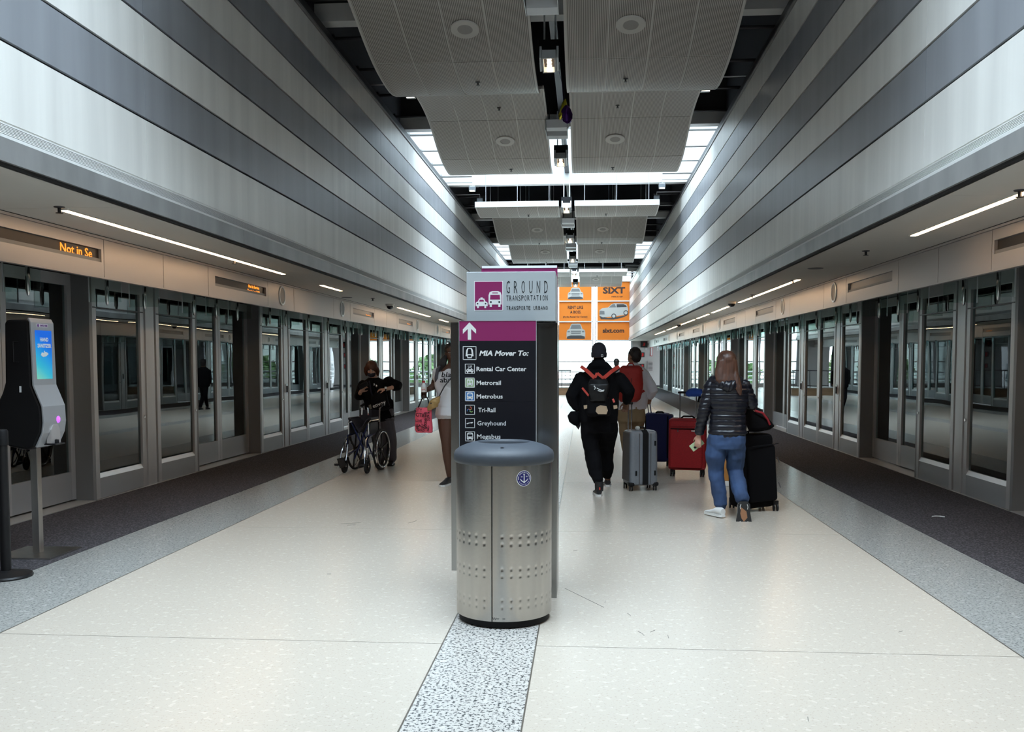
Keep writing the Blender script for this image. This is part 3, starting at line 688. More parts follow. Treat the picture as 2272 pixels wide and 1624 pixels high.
# alarm fittings on the end wall right of the window
mat('alarm_red',(.55,.02,.02),.4); mat('alarm_face',(.02,.02,.022),.4)
for i, (x, z, w_, lab) in enumerate([(4.12,2.62,.38,'topmost'),(4.03,1.98,.30,'middle'),(4.02,1.28,.30,'lowest, silver framed')]):
    t = thing('alarm_box','small black alarm fitting with red symbol on the end wall, '+lab,'alarm',(x,57.96,z),'alarm fittings on the end wall')
    zz_ = z
    if i == 2: MB().box(x-.26,x+.26,57.97,58.0,zz_-.30,zz_+.28).obj('silver_frame','threshold',t)
    MB().box(x-w_/2,x+w_/2,57.93,57.97,zz_-w_/2,zz_+w_/2).obj('alarm_case','alarm_face',t,0,.01)
    face(fit(text_mb('J',.2,.02),x-.07,x+.09,zz_-.10,zz_+.10),57.928).obj('symbol','alarm_red',t)
t = thing('fire_sign','narrow vertical white sign with red border on the end wall','sign',(4.60,57.97,1.9)); MB().box(4.54,4.66,57.965,58.0,1.9,2.45).obj('sign_border','alarm_red',t); MB().box(4.56,4.64,57.96,57.965,1.93,2.42).obj('sign_face','bead_white',t)
t = thing('wall_grille','grey metal access grille on the end wall below the fire sign','grille',(4.5,57.9,.95)); MB().box(4.38,4.70,57.93,58.0,.97,1.62).obj('grille_plate','header_metal',t)
for k in range(7): MB().box(4.41,4.67,57.92,57.93,1.03+k*.08,1.06+k*.08).obj('louvre','dark_metal',t)
t = tag(MB().box(4.24,4.28,57.95,58.0,2.28,2.42).obj('strobe','bead_white'),'tiny white strobe on the end wall between two alarm boxes','strobe')
# ---- outside
mat('paving',(.42,.42,.41),.9); mat('render_white',(.72,.74,.75),.8); mat('dark_window',(.04,.07,.08),.2); mat('leaf_green',(.09,.15,.05),.8,noise_=(1.5,.4,4)); mat('bark',(.12,.09,.07),.9); mat('garage_grey',(.33,.34,.35),.85)
o = MB().box(-260,260,-60,500,-7.2,-7).obj('ground','paving'); tag(o,'pale paved ground outside far below the hall',kind='structure')
t = thing('terrace','pale roof terrace with rail just outside the end window','terrace',(0,60,-.3)); MB().box(-9,9,58.3,66,-.6,-.3).obj('terrace_slab','paving',t)
for i in range(12): MB().box(-8.6+i*1.55,-8.54+i*1.55,65.6,65.66,-.3,.9).obj('rail_post','door_alu',t)
for z in (.3,.6,.9): MB().box(-8.7,8.7,65.6,65.65,z-.03,z+.03).obj('rail_bar','door_alu',t)
def building(lab, x0, x1, y0, y1, z1, m, rows, cols_, side, name='white_building'):
    t = thing(name, lab, 'building', ((x0+x1)/2,(y0+y1)/2,-7))
    MB().box(x0,x1,y0,y1,-7,z1).obj('walls',m,t); MB().box(x0-.3,x1+.3,y0-.3,y1+.3,z1,z1+.4).obj('roof_edge','render_white',t)
    xf_ = x1 if side < 0 else x0
    for r_ in range(rows):
        for c in range(cols_):
            ya = y0+(c+.25)*(y1-y0)/cols_; yb = y0+(c+.8)*(y1-y0)/cols_; za = -4+r_*3.6
            MB().box(xf_-.05*side-.05,xf_-.05*side+.05,ya,yb,za,za+1.7).obj('window','dark_window',t)
building('white rendered building seen through the left doors',-30,-17,52,92,8,'render_white',2,5,-1)
building('low white building farther off beyond the left doors',-60,-36,100,150,3,'render_white',2,5,-1)
building('grey open parking building seen through the right doors',22,48,60,120,7,'garage_grey',3,8,1,'parking_building')
random.seed(9)
mat('leafs',(.10,.16,.06),.8)
for i, (x, y, h, lab) in enumerate([(-9,120,8.6,'round green tree beyond the end window, left of the centre mullion'),(9.5,125,9.0,'round green tree beyond the end window, right of the man in the beanie'),(-26,128,9,'green tree farther left outside the left doors'),(24,140,9,'green tree farther right outside the end window'),(-14,46,7.5,'green tree close outside the left doors')]):
    t = thing('tree',lab,'tree',(x,y,-7),'trees outside')
    MB().tube([(x,y,-7),(x+.2,y,-3),(x,y,h-6)],[.3,.24,.1],8).obj('trunk','bark',t)
    mb = MB()
    for k in range(260):
        a = random.random()*2*pi; u = random.uniform(-1,1); q = math.sqrt(1-u*u); rr = random.uniform(.7,1.0)
        c = Vector((x+cos(a)*q*3.6*rr, y+sin(a)*q*3.4*rr, -7+h*.78+u*h*.3*rr)); s_ = random.uniform(.35,.7)
        n1 = Vector((random.uniform(-1,1),random.uniform(-1,1),random.uniform(-1,1))).normalized(); n2 = n1.orthogonal().normalized(); n3 = n1.cross(n2)
        mb.add([c+n2*s_,c+n3*s_,c-n2*s_,c-n3*s_,c+n1*s_*.5],[(0,1,4),(1,2,4),(2,3,4),(3,0,4),(0,3,2,1)])
    o = mb.obj('foliage','leafs',t); o['kind'] = 'stuff'
# ================================================================== SIGN TOTEM
mat('plum',(.25,.022,.115),.5,spec=.3); mat('sign_black',(.008,.008,.012),.5,spec=.25); mat('sign_grey',(.42,.46,.48),.45); mat('sign_white',(.78,.80,.80),.5); mat('sign_ink',(.012,.018,.022),.5)
mat('sign_green',(.30,.42,.24),.5); mat('sign_blue',(.05,.17,.42),.5); mat('sign_red',(.55,.10,.04),.5); mat('totem_steel',(.36,.37,.37),.25,1.0,noise_=(2,.15,5,(4,4,.5)))
mat('sign_lime',(.25,.45,.12),.5)
T = thing('sign_totem','tall steel sign totem listing ground transportation, behind the trash can','sign',(.03,6.3,0))
K = 5.98/2080; KX = lambda x: .52+(x-1297)*K; KZ = lambda y: 1.56-(y-802.5)*K
K2 = 6.10/2080; UX = lambda x: .52+(x-1297)*K2; UZ = lambda y: 1.56-(y-802.5)*K2
MB().box(UX(1036),UX(1235),6.13,6.54,.0,1.815).obj('steel_column','totem_steel',T,0,.004)
MB().box(UX(1224),UX(1236.5),6.12,6.55,.0,1.812).obj('corner_trim','totem_steel',T)
MB().box(UX(1035),UX(1232.5),6.10,6.48,1.822,2.143).obj('upper_box','sign_grey',T,0,.004)
MB().box(UX(1052),UX(1232),6.55,6.60,.3,2.222).obj('rear_board','plum',T)
MB().box(UX(1053),UX(1231),6.545,6.55,2.21,2.226).obj('rear_trim','sign_white',T)
bd = MB().box(KX(1002),KX(1190),6.01,6.12,.205,1.808).obj('board_case','totem_steel',T)
MB().box(KX(999),KX(1017),5.98,6.08,.205,1.812).obj('edge_post','totem_steel',T)
MB().box(KX(1018.5),KX(1190),5.982,6.01,KZ(756),KZ(712)).obj('plum_panel','plum',bd)
MB().box(KX(1018.5),KX(1190),5.982,6.01,.22,KZ(891.5)).obj('black_panel','sign_black',bd)
MB().box(KX(1018.5),KX(1190),5.982,6.01,KZ(891),KZ(756)).obj('black_panel','sign_black',bd)
for a in (1018,1190): MB().box(KX(a)-.0012,KX(a)+.0012,5.979,6.01,.22,KZ(712)).obj('panel_edge','sign_grey',bd)
MB().box(KX(1018.5),KX(1190),5.980,6.01,KZ(711.5)-.0015,KZ(711.5)+.0015).obj('panel_edge','sign_grey',bd)
def poly(pts, fx, fz, y, m, par, nm='glyph', th=.0012):
    return MB().prism([(fx(a),fz(b)) for a,b in pts], y-th, y, 'xz').obj(nm, m, par)
def tri_free(pts): return pts
YB = 5.982
# arrow
ar = MB().prism([(KX(a),KZ(b)) for a,b in [(1041.3,715),(1056,730.5),(1056,740),(1045,729.5),(1045,753.5),(1037.6,753.5),(1037.6,729.5),(1026.5,740.5),(1026.5,730.5)]],YB-.0015,YB,'xz').obj('arrow','sign_white',bd)
def frame_sq(x0,x1,y0,y1,fx,fz,y,m,par,w_=1.3,fill=None):
    if fill: MB().box(fx(x0),fx(x1),y-.0006,y,fz(y1),fz(y0)).obj('icon_field',fill,par)
    f = MB(); q = w_
    for a,b,c,d in ((x0,x1,y0,y0+q),(x0,x1,y1-q,y1),(x0,x0+q,y0,y1),(x1-q,x1,y0,y1)): f.box(fx(a),fx(b),y-.0015,y,fz(d),fz(c))
    f.obj('icon_frame',m,par)
def rel(cx, cy, sc, pts): return [(cx+a*sc, cy+b*sc) for a,b in pts]
def shape(cx,cy,sc,pts,m,par=bd,fx=KX,fz=KZ,y=YB,lv=1): MB().prism([(fx(a),fz(b)) for a,b in rel(cx,cy,sc,pts)],y-.0011-.0006*lv,y-.0004,'xz').obj('icon_shape',m,par)
# train icon
frame_sq(1026.3,1056.6,768,798.2,KX,KZ,YB,'sign_white',bd)
shape(1041.4,783,10,[(-.9,.7),(-.75,-.6),(-.45,-1.1),(.45,-1.1),(.75,-.6),(.9,.7),(.5,.75),(.5,1.15),(-.5,1.15),(-.5,.75)],'sign_white')
shape(1041.4,783,10,[(-.5,.25),(-.38,-.6),(-.25,-.95),(.25,-.95),(.38,-.6),(.5,.25)],'sign_black',lv=2); shape(1041.4,783,10,[(-.35,.5),(.35,.5),(.35,.9),(-.35,.9)],'sign_black',lv=2)
def car_icon(cx,cy,sc,m,hole,par=bd,fx=KX,fz=KZ,y=YB,taxi=False,key=False):
    shape(cx,cy,sc,[(-1,.15),(-.9,-.05),(-.62,-.15),(-.42,-.62),(.42,-.62),(.62,-.15),(.9,-.05),(1,.15),(1,.62),(.75,.62),(.75,.95),(.45,.95),(.45,.62),(-.45,.62),(-.45,.95),(-.75,.95),(-.75,.62),(-1,.62)],m,par,fx,fz,y)
    shape(cx,cy,sc,[(-.42,-.14),(-.30,-.45),(.30,-.45),(.42,-.14)],hole,par,fx,fz,y,2)
    for s_ in (-1,1): shape(cx+s_*.66*sc,cy+.22*sc,sc,[(cos(k*pi/4)*.14,sin(k*pi/4)*.14) for k in range(8)],'sign_ink' if taxi else hole,par,fx,fz,y,2)
    if taxi: shape(cx,cy,sc,[(-.18,-.62),(-.18,-.80),(.18,-.80),(.18,-.62)],m,par,fx,fz,y)
    if key: shape(cx,cy-.95*sc,sc,[(-.55,.06),(-.55,-.12),(.2,-.06),(.2,-.2),(.5,-.2),(.5,.16),(.2,.16),(.2,.04)],m,par,fx,fz,y)
def bus_icon(cx,cy,sc,m,hole,par=bd,fx=KX,fz=KZ,y=YB,win=None,dark='sign_ink'):
    shape(cx,cy,sc,[(-.85,.7),(-.85,-.5),(-.72,-.9),(-.4,-1.02),(.4,-1.02),(.72,-.9),(.85,-.5),(.85,.7),(.7,.7),(.7,1),(.42,1),(.42,.7),(-.42,.7),(-.42,1),(-.7,1),(-.7,.7)],m,par,fx,fz,y)
    shape(cx,cy,sc,[(-.66,.05),(-.62,-.55),(.62,-.55),(.66,.05)],win or hole,par,fx,fz,y,2)
    shape(cx,cy,sc,[(-.38,-.74),(-.36,-.86),(.36,-.86),(.38,-.74)],hole,par,fx,fz,y,2)
    for s_ in (-1,1): shape(cx+s_*.55*sc,cy+.38*sc,sc,[(cos(k*pi/4)*.13,sin(k*pi/4)*.13) for k in range(8)],dark,par,fx,fz,y,2)
rows = [818,849,879.2,909.7,939.5,969.2]
fills = [None,'sign_green','sign_blue',None,None,None]
for cy, fl_ in zip(rows, fills): frame_sq(1031,1052.8,cy-11,cy+11,KX,KZ,YB,'sign_white',bd,1.2,fl_)
car_icon(1041.9,820,8,'sign_white','sign_black',key=True)
bus_icon(1041.9,849,8,'sign_white','sign_green'); bus_icon(1041.9,879.2,8,'sign_white','sign_blue',win='sign_blue')
shape(1041.9,849,8,[(-.12,.6),(-.12,-.6),(.12,-.6),(.12,.6)],'sign_white',lv=3)
bus_icon(1041.9,969.2,8.2,'sign_white','sign_black')
for k, (a, c) in enumerate([(-90,'sign_red'),(150,'sign_blue'),(30,'sign_lime')]):
    pts = []
    for q in range(15):
        th_ = RD(a+q*18); pts.append((1041.9+cos(RD(a))*3.6+cos(th_)*3.1, 909.9+sin(RD(a))*3.6+sin(th_)*3.1))
    MB().tube([(KX(p_[0]),YB-.0012,KZ(p_[1])) for p_ in pts],.0022,6).obj('knot_loop',c,bd)
shape(1041.9,939.5,9,[(-.9,.12),(-.5,-.05),(-.1,-.12),(.4,-.22),(.62,-.30),(.8,-.12),(.55,-.05),(.6,.1),(.3,.05),(0,.02),(-.4,.12),(-.7,.28)],'sign_white')
def tfit(t, x0, x1, yt, yb, m, par, fx, fz, y, bold=.0006, shear=0, up_=None):
    mb = text_mb(t, .03, bold, shear, .0006); hh = fz(yt)-fz(yb)
    xs = [v[0] for v in mb.v]; a, b = min(xs), max(xs); ref = text_mb('H', .03, bold, 0, .0006); rs = [v[1] for v in ref.v]
    c, d = min(rs), max(rs); s_ = hh/(d-c)
    mb.v = [(fx(x0)+(v[0]-a)/(b-a)*(fx(x1)-fx(x0)), fz(yb)+(v[1]-c)*s_, v[2]) for v in mb.v]
    return face(mb, y-.0008).obj('lettering', m, par)
tfit('MIA Mover To:',1063,1173.5,777.5,789.3,'sign_white',bd,KX,KZ,YB,.0010,.22)
for t_, x0, x1, cy, bo in (('Rental Car Center',1056.8,1168.4,818.5,.0006),('Metrorail',1056.8,1111.5,849.3,.0006),('Metrobus',1056.8,1115.5,879.6,.0006),('Tri-Rail',1060.5,1099,910,.0004),('Greyhound',1058.5,1122.5,939.6,.0003),('Megabus',1057.5,1110.5,969.4,.0003)):
    tfit(t_,x0,x1,cy-4.9,cy+4.9,'sign_white',bd,KX,KZ,YB,bo)
# upper box
YU = 6.10; ub = [o for o in T.children if o.name.startswith('upper_box')][0]
MB().box(UX(1052),UX(1116.4),YU-.001,YU,UZ(689.4),UZ(624)).obj('icon_border','sign_white',ub)
MB().box(UX(1053.6),UX(1114.8),YU-.0016,YU,UZ(687.8),UZ(625.6)).obj('icon_field','plum',ub)
car_icon(1068.8,671,13.5,'sign_white','plum',ub,UX,UZ,YU-.0014,taxi=True)
bus_icon(1098.8,664,17,'sign_white','plum',ub,UX,UZ,YU-.0014)
def spaced(word, x0, x1, yt, yb, cw, bold):
    n_ = len(word)
    for i, ch in enumerate(word):
        if ch == ' ': continue
        c = x0+cw/2+(x1-x0-cw)*i/(n_-1); w_ = cw*(.35 if ch == 'I' else 1)
        tfit(ch, c-w_/2, c+w_/2, yt, yb, 'sign_ink', ub, UX, UZ, YU, bold)
spaced('GROUND',1124,1215.3,624.3,651.2,7.6,-.0002); spaced('TRANSPORTATION',1124,1215.3,656,667.5,4.7,0); spaced('TRANSPORTE URBANO',1124,1215.3,679.6,688,4.0,.0003)
# ================================================================== TRASH CAN
mat('can_steel',(.50,.485,.455),.27,1.0,noise_=(2.2,.14,6,(5,5,.35)),bump=(60,.03)); mat('lid_rubber',(.045,.055,.07),.55,bump=(400,.15)); mat('navy',(.012,.012,.14),.4)
cc = (.034, 5.655); R0 = .290
C = thing('trash_can','round brushed steel trash can with dark domed lid','trash can',(cc[0],cc[1],0))
n_ = 180; gap_th = RD(-90-9.6)
zs = [.045+i*(.965-.045)/114 for i in range(115)]
dim = []
for z in (.545,.50,.354,.312,.172,.130):
    for k in range(-16,17):
        if k == -1: continue
        dim.append((RD(-90+2.6+k*10.6), z))
sh = []
NT = 384
for z in zs:
    ring = []
    for j in range(NT):
        a = 2*pi*j/NT; r_ = R0
        for (da, dz) in dim:
            if abs(z-dz) < .014:
                dd = abs((a-da+pi) % (2*pi)-pi)*R0
                if dd < .011:
                    q = hypot(dd, z-dz)/.0095
                    if q < 1: r_ -= .0032*(1-q*q)
        dd = abs((a-gap_th+pi) % (2*pi)-pi)*R0
        if dd < .0028: r_ -= .006
        ring.append((cc[0]+cos(a)*r_, cc[1]+sin(a)*r_, z))
    sh.append(ring)
MB().rings(sh).obj('can_body','can_steel',C,60)
MB().box(cc[0]+cos(gap_th)*(R0-.0035)-.0014,cc[0]+cos(gap_th)*(R0-.0035)+.0014,cc[1]+sin(gap_th)*(R0-.003)-.002,cc[1]+sin(gap_th)*(R0-.003)+.002,.046,.964).obj('door_seam','black',C)
MB().lathe([(.26,0),(.275,.005),(.275,.045)],(*cc,0),48).obj('can_base','black',C,40)
MB().lathe([(.285,.955),(.300,.960),(.305,.975),(.304,1.005),(.296,1.025),(.27,1.045),(.23,1.062),(.19,1.073),(.165,1.078),(.158,1.076),(.152,1.060),(.150,.99),(.0,.98)],(*cc,0),96).obj('can_lid','lid_rubber',C,60)
MB().lathe([(.148,1.0),(.0,.9985)],(*cc,0),48).obj('liner_opening','black',C)
MB().lathe([(.012,0),(0,.002)],(cc[0]+.01,cc[1]-.232,1.061),8).obj('lid_screw','black',C)
# sticker, wrapped on the curved body
def wrap(mb, th0, z0, off):
    mb.v = [(cc[0]+cos(RD(-90)+th0+v[0]/R0)*(R0+off+v[2]), cc[1]+sin(RD(-90)+th0+v[0]/R0)*(R0+off+v[2]), z0+v[1]) for v in mb.v]; return mb
th0 = RD(28.5); z0 = .884
def disc(r_, off, m, nm):
    mb = MB(); N = 40; vs = [(0,0,0)]; fs = []
    for i in range(1,6):
        for j in range(N): vs.append((cos(2*pi*j/N)*r_*i/5, sin(2*pi*j/N)*r_*i/5, 0))
    for j in range(N): fs.append((0,1+j,1+(j+1)%N))
    for i in range(4):
        for j in range(N): fs.append((1+i*N+j,1+i*N+(j+1)%N,1+(i+1)*N+(j+1)%N,1+(i+1)*N+j))
    mb.add(vs,fs); return wrap(mb,th0,z0,off)
st_ = disc(.0465,.0006,'sign_white','sticker').obj('sticker','sign_white',C)
disc(.0432,.0010,'navy','').obj('sticker_field','navy',st_)
def ringtext(t_, r_, a0, step, size, flip=False):
    for i, ch in enumerate(t_):
        if ch == ' ': continue
        mb = text_mb(ch, size, .0002, 0, .0002)
        a = RD(a0 - step*i) if not flip else RD(a0 + step*i)
        R_ = Matrix.Rotation(a-pi/2 if not flip else a+pi/2, 4, 'Z'); mb.xf(Matrix.Translation((cos(a)*r_, sin(a)*r_, 0)) @ R_)
        wrap(mb,th0,z0,.0014).obj('ring_letter','sign_white',st_)
ringtext('FORT SCHUYLER DOMINATES',.0350,188,9.0,.0085); ringtext('ON OCEAN AND TOWN',.0350,212,7.2,.0058,True)
anc = MB().prism([(-.0028,-.022),(-.0028,.022),(-.008,.026),(-.004,.0265),(0,.024),(.004,.0265),(.008,.026),(.0028,.022),(.0028,-.022)],0,.0003,'xy')
anc.prism([(-.024,-.004),(-.019,-.014),(-.008,-.021),(0,-.029),(.008,-.021),(.019,-.014),(.024,-.004),(.022,-.001),(.014,-.011),(.004,-.017),(0,-.018),(-.004,-.017),(-.014,-.011),(-.022,-.001)],0,.0003,'xy')
wrap(anc,th0,z0,.0014).obj('anchor','sign_white',st_)
for t_, dx in (('18',-.016),('74',.016)):
    mb = text_mb(t_,.011,.0002,0,.0002); mb.v = [(v[0]+dx,v[1]+.010,v[2]) for v in mb.v]; wrap(mb,th0,z0,.0014).obj('year_digits','sign_white',st_)
lg = text_mb('W',.022,.0,.1,.0002); wrap(lg,RD(-6.6),.062,.0008).obj('maker_mark','sign_ink',C)
lg = MB().box(0,.052,-.0016,.0016,0,.0002); wrap(lg,RD(-4.2),.0635,.0008).obj('maker_line','sign_ink',C)
# ================================================================== HAND SANITIZER STAND
mat('silver_shell',(.42,.43,.45),.35,.45); mat('purple_lens',(.4,.1,.6),.3,emis=(.42,.10,.75),estr=1.4)
def screen_mat():
    m = bpy.data.materials.new('sanitizer_screen'); m.use_nodes = True; n = m.node_tree.nodes; L = m.node_tree.links; p = n['Principled BSDF']
    t = n.new('ShaderNodeTexCoord'); s = n.new('ShaderNodeSeparateXYZ'); L.new(t.outputs['Generated'], s.inputs[0]); r = n.new('ShaderNodeValToRGB')
    a = n.new('ShaderNodeMath'); a.operation = 'MULTIPLY_ADD'; a.inputs[1].default_value = .35; L.new(s.outputs['Y'], a.inputs[0]); L.new(s.outputs['Z'], a.inputs[2]); L.new(a.outputs[0], r.inputs[0])
    e = r.color_ramp.elements; e[0].position = 0; e[0].color = (.16,.45,.30,1); e[1].position = 1.2; e[1].color = (.01,.10,.50,1)
    q = e.new(.35); q.color = (.03,.33,.42,1); q = e.new(.8); q.color = (.01,.16,.52,1)
    L.new(r.outputs[0], p.inputs['Base Color']); L.new(r.outputs[0], p.inputs['Emission Color']); p.inputs['Emission Strength'].default_value = .75; p.inputs['Roughness'].default_value = .1; M['sanitizer_screen'] = m
screen_mat()
SX, SY = -3.91, 7.24
S = thing('hand_sanitizer_stand','black and silver hand sanitizer dispenser with lit screen on a steel pole','sanitizer stand',(SX,SY,0))
RM = Matrix.Translation((SX,SY,0)) @ Matrix.Rotation(0,4,'Z')
W2 = .155
def SO(mb, nm, m, par=None, smooth=0, bevel=0): return mb.xf(RM).obj(nm, m, par or S, smooth, bevel)
MB().box(SX-.235,SX+.235,SY-.235,SY+.235,0.005,.016).obj('base_plate','steel',S)
MB().box(SX-.03,SX+.03,SY-.03,SY+.03,.012,.95).obj('pole','steel',S,0,.004)
prof = [(-.19,.97),(-.13,.89),(.02,.862),(.09,.89),(.145,1.0),(.155,1.08),(.15,1.20),(.105,1.31),(.080,1.37),(.070,1.87),(.055,1.895),(-.105,1.895),(-.13,1.87),(-.14,1.40),(-.165,1.32),(-.215,1.22),(-.225,1.04)]
hd = SO(MB().prism([(a,b) for a,b in prof],-W2,W2,'xz'),'dispenser_case','black_satin',None,0,.018)
fr_ = [(.095,.888),(.149,1.0),(.160,1.08),(.155,1.205),(.110,1.315),(.086,1.375),(.076,1.872),(.060,1.90)]
def offs(pts, t_):
    out = []
    for i, (a,b) in enumerate(pts):
        p0_ = Vector(pts[max(i-1,0)]); p1_ = Vector(pts[min(i+1,len(pts)-1)]); d = (p1_-p0_).normalized(); out.append((a-d.y*-t_, b-d.x*t_))
    return out
outp = offs(fr_, .016)
def shell(y0_, y1_): return MB().prism(fr_ + outp[::-1], y0_, y1_, 'xz')
sl = SO(shell(-W2-.004, W2+.004),'front_shell','silver_shell',None,0,.004)
xs_ = .0975
scr = SO(MB().box(.090,.101,-.112,.112,1.415,1.812),'screen','sanitizer_screen',sl,0,.004)
def stext(t_, size, yc, zc, w_=None, m='sign_white', x=.1025, bold=.0008):
    mb = text_mb(t_, size, bold, 0, .0006)
    if w_: 
        a = max(v[0] for v in mb.v)-min(v[0] for v in mb.v); mb.v = [(v[0]*w_/a, v[1], v[2]) for v in mb.v]
    mb.xf(frame_m((x,yc,zc),(0,1,0),(0,0,1))); return SO(mb,'lettering',m,scr)
stext('HAND',.042,.0,1.738,.115,bold=.0015); stext('SANITIZER',.042,.0,1.688,.19,bold=.0015)
SO(MB().prism([(-.05,1.615),(-.035,1.637),(-.01,1.633),(.015,1.642),(.05,1.632),(.055,1.622),(.02,1.605),(-.02,1.60)],.1005,.1025,'yz'),'hand_glyph','sign_white',scr)
SO(MB().prism([(.0,1.652),(.006,1.645),(.004,1.638),(-.004,1.638),(-.006,1.645)][::-1],.1005,.1025,'yz'),'drop_glyph','sign_white',scr)
stext('PACIFIC',.018,-.02,1.525,.07) if False else None
mat('badge',(.62,.58,.66),.4); mat('badge_ink',(.16,.05,.25),.4)
SO(MB().box(.082,.094,-.085,.075,1.835,1.865),'badge','badge',sl,0,.012)
mb = text_mb('SANITIZE HERE',.022,.0004,0,.0006); a = max(v[0] for v in mb.v)-min(v[0] for v in mb.v); mb.v = [(v[0]*.10/a+.025,v[1],v[2]) for v in mb.v]; mb.xf(frame_m((.0948,-.012,1.85),(0,1,0),(0,0,1))); SO(mb,'badge_text','badge_ink',sl)
SO(MB().lathe([(.013,0),(.009,0.001)],(.0945,-.065,1.85),20,'x'),'badge_ring','badge_ink',sl)
SO(MB().lathe([(.032,0),(.026,.008),(0,.012)],(.170,0.045,1.095),20,'x'),'sensor_light','purple_lens',sl,50)
SO(MB().prism([(-.07,.91),(-.06,1.02),(-.03,1.06),(.03,1.06),(.06,1.02),(.07,.91)],.140,.1775,'yz'),'nozzle_recess','header_metal',sl)
SO(MB().box(.10,.215,-.07,.07,.895,.908),'drip_tray','black_gloss',None,0,.005)
SO(MB().lathe([(.02,.908),(.02,.935),(.0,.94)],(.18,0,0),14),'drip_cup','black_gloss',None,40)
SO(MB().box(-.02,-.005,-W2-.003,-W2,1.32,1.37),'side_label','sign_white',hd)
SO(MB().tube([(-.02,-W2-.002,1.72),(-.06,-W2-.002,1.72),(-.06,-W2-.002,1.56),(-.02,-W2-.002,1.56)],.003,6),'latch_outline','dark_metal',hd)
# ================================================================== QUEUE POST
Q = thing('queue_post','black queue barrier post on a round base at the left edge','queue post',(-3.67,6.44,0))
q = (-3.67,6.44,0)
MB().lathe([(.178,0),(.180,.010),(.172,.022),(.06,.045),(.045,.05)],q,40).obj('round_base','black_satin',Q,30)
MB().lathe([(.036,.045),(.036,1.04)],q,24).obj('pole','black_satin',Q,30); MB().lathe([(.042,.96),(.042,1.06),(.034,1.075),(0,1.078)],q,24).obj('belt_head','black',Q,40)
# small litter and foil balloon
mat('foil_yellow',(.55,.50,.03),.15,.6); mat('foil_purple',(.07,.01,.16),.15,.6)
B = thing('foil_balloon','crumpled yellow and purple foil balloons caught in the centre ceiling gap','balloon',(.25,17.6,6.1))
random.seed(5)
for nm_, c, s_, m in (('yellow_foil',(.10,17.6,6.20),(.06,.05,.19),'foil_yellow'),('purple_foil',(.17,17.6,6.12),(.12,.06,.18),'foil_purple')):
    rg = []
    for i in range(9):
        z = -1+2*i/8; rr = math.sqrt(max(.03,1-z*z)); ring = []
        for j in range(12):
            a = 2*pi*j/12; k_ = rr*random.uniform(.72,1.1); ring.append((c[0]+cos(a)*k_*s_[0]+z*.05*(1 if 'yellow' in nm_ else -.6), c[1]+sin(a)*k_*s_[1], c[2]+z*s_[2]))
        rg.append(ring)
    MB().rings(rg).obj(nm_, m, B, 20)
MB().tube([(.13,17.6,6.2),(.11,17.62,6.6),(.03,17.62,6.895)],.004,5).obj('ribbon','foil_purple',B)
MB().tube([(.20,17.6,5.97),(.22,17.6,5.90),(.18,17.6,5.85)],.012,6).obj('foil_tail','sign_white',B)
sc_ = [((4.02,6.63),(4.06,6.66),(4.10,6.66),(4.13,6.62))]
o = MB().tube([(4.00,9.62,.009),(4.04,9.64,.010),(4.08,9.64,.010),(4.12,9.61,.009)],.006,6).obj('paper_scrap','sign_white'); tag(o,'thin white scrap of paper on the right carpet','litter')
# ================================================================== PEOPLE
mat('skin_light',(.62,.36,.26),.5); mat('skin_dark',(.10,.045,.028),.5); mat('skin_brown',(.18,.085,.05),.5); mat('skin_tan',(.42,.22,.14),.5)
mat('cloth_black',(.006,.006,.0075),.9,noise_=(6,.3,3),spec=.12); mat('cloth_black2',(.0045,.0045,.006),.85,spec=.12); mat('cloth_white',(.74,.75,.78),.8); mat('cloth_shirt',(.80,.82,.90),.8); mat('cloth_khaki',(.30,.22,.13),.85)
mat('cloth_grey',(.095,.09,.105),.85); mat('denim',(.030,.065,.155),.8,noise_=(5,.35,3)); mat('puffer',(.008,.009,.015),.30,spec=.45); mat('hair_black',(.012,.010,.010),.5); mat('beanie',(.012,.012,.020),.9,bump=(200,.3))
mat('hair_brown',(.085,.036,.022),.42,noise_=(30,.5,3,(1,1,.08))); mat('hair_auburn',(.09,.03,.016),.45,noise_=(30,.4,3,(1,1,.1)))
mat('red_fabric',(.42,.025,.02),.6); mat('red_strap',(.55,.05,.03),.6); mat('white_shoe',(.72,.72,.70),.5); mat('black_shoe',(.012,.012,.014),.5); mat('sole_brown',(.28,.13,.06),.6); mat('sole_black',(.01,.01,.01),.6)
mat('mask_navy',(.010,.012,.028),.8); mat('eye_white',(.7,.7,.7),.3); mat('eye_dark',(.02,.015,.01),.3); mat('lip',(.30,.10,.09),.5)
def ell(mb, c, r, rot=None, n=14, m_=10):
    R_ = rot or Matrix.Identity(3); c = Vector(c); o = len(mb.v)
    for i in range(m_+1):
        t = pi*i/m_
        for j in range(n):
            a = 2*pi*j/n; mb.v.append(tuple(c + R_ @ Vector((sin(t)*cos(a)*r[0], sin(t)*sin(a)*r[1], cos(t)*r[2]))))
    for i in range(m_):
        for j in range(n): mb.f.append((o+i*n+j, o+(i+1)*n+j, o+(i+1)*n+(j+1)%n, o+i*n+(j+1)%n))
    return mb
def limb(mb, pts, rs, n=12):
    """tapered limb with rounded ends"""
    P = [Vector(p) for p in pts]
    d0 = (P[0]-P[1]).normalized(); d1 = (P[-1]-P[-2]).normalized()
    PP = [P[0]+d0*rs[0]*.6]+P+[P[-1]+d1*rs[-1]*.6]; RR = [rs[0]*.55]+list(rs)+[rs[-1]*.55]
    # refine
    Q = []; S_ = []
    for i in range(len(PP)-1):
        for k in range(3): Q.append(PP[i].lerp(PP[i+1], k/3)); S_.append(RR[i]+(RR[i+1]-RR[i])*k/3)
    Q.append(PP[-1]); S_.append(RR[-1])
    return mb.tube(Q, S_, n)
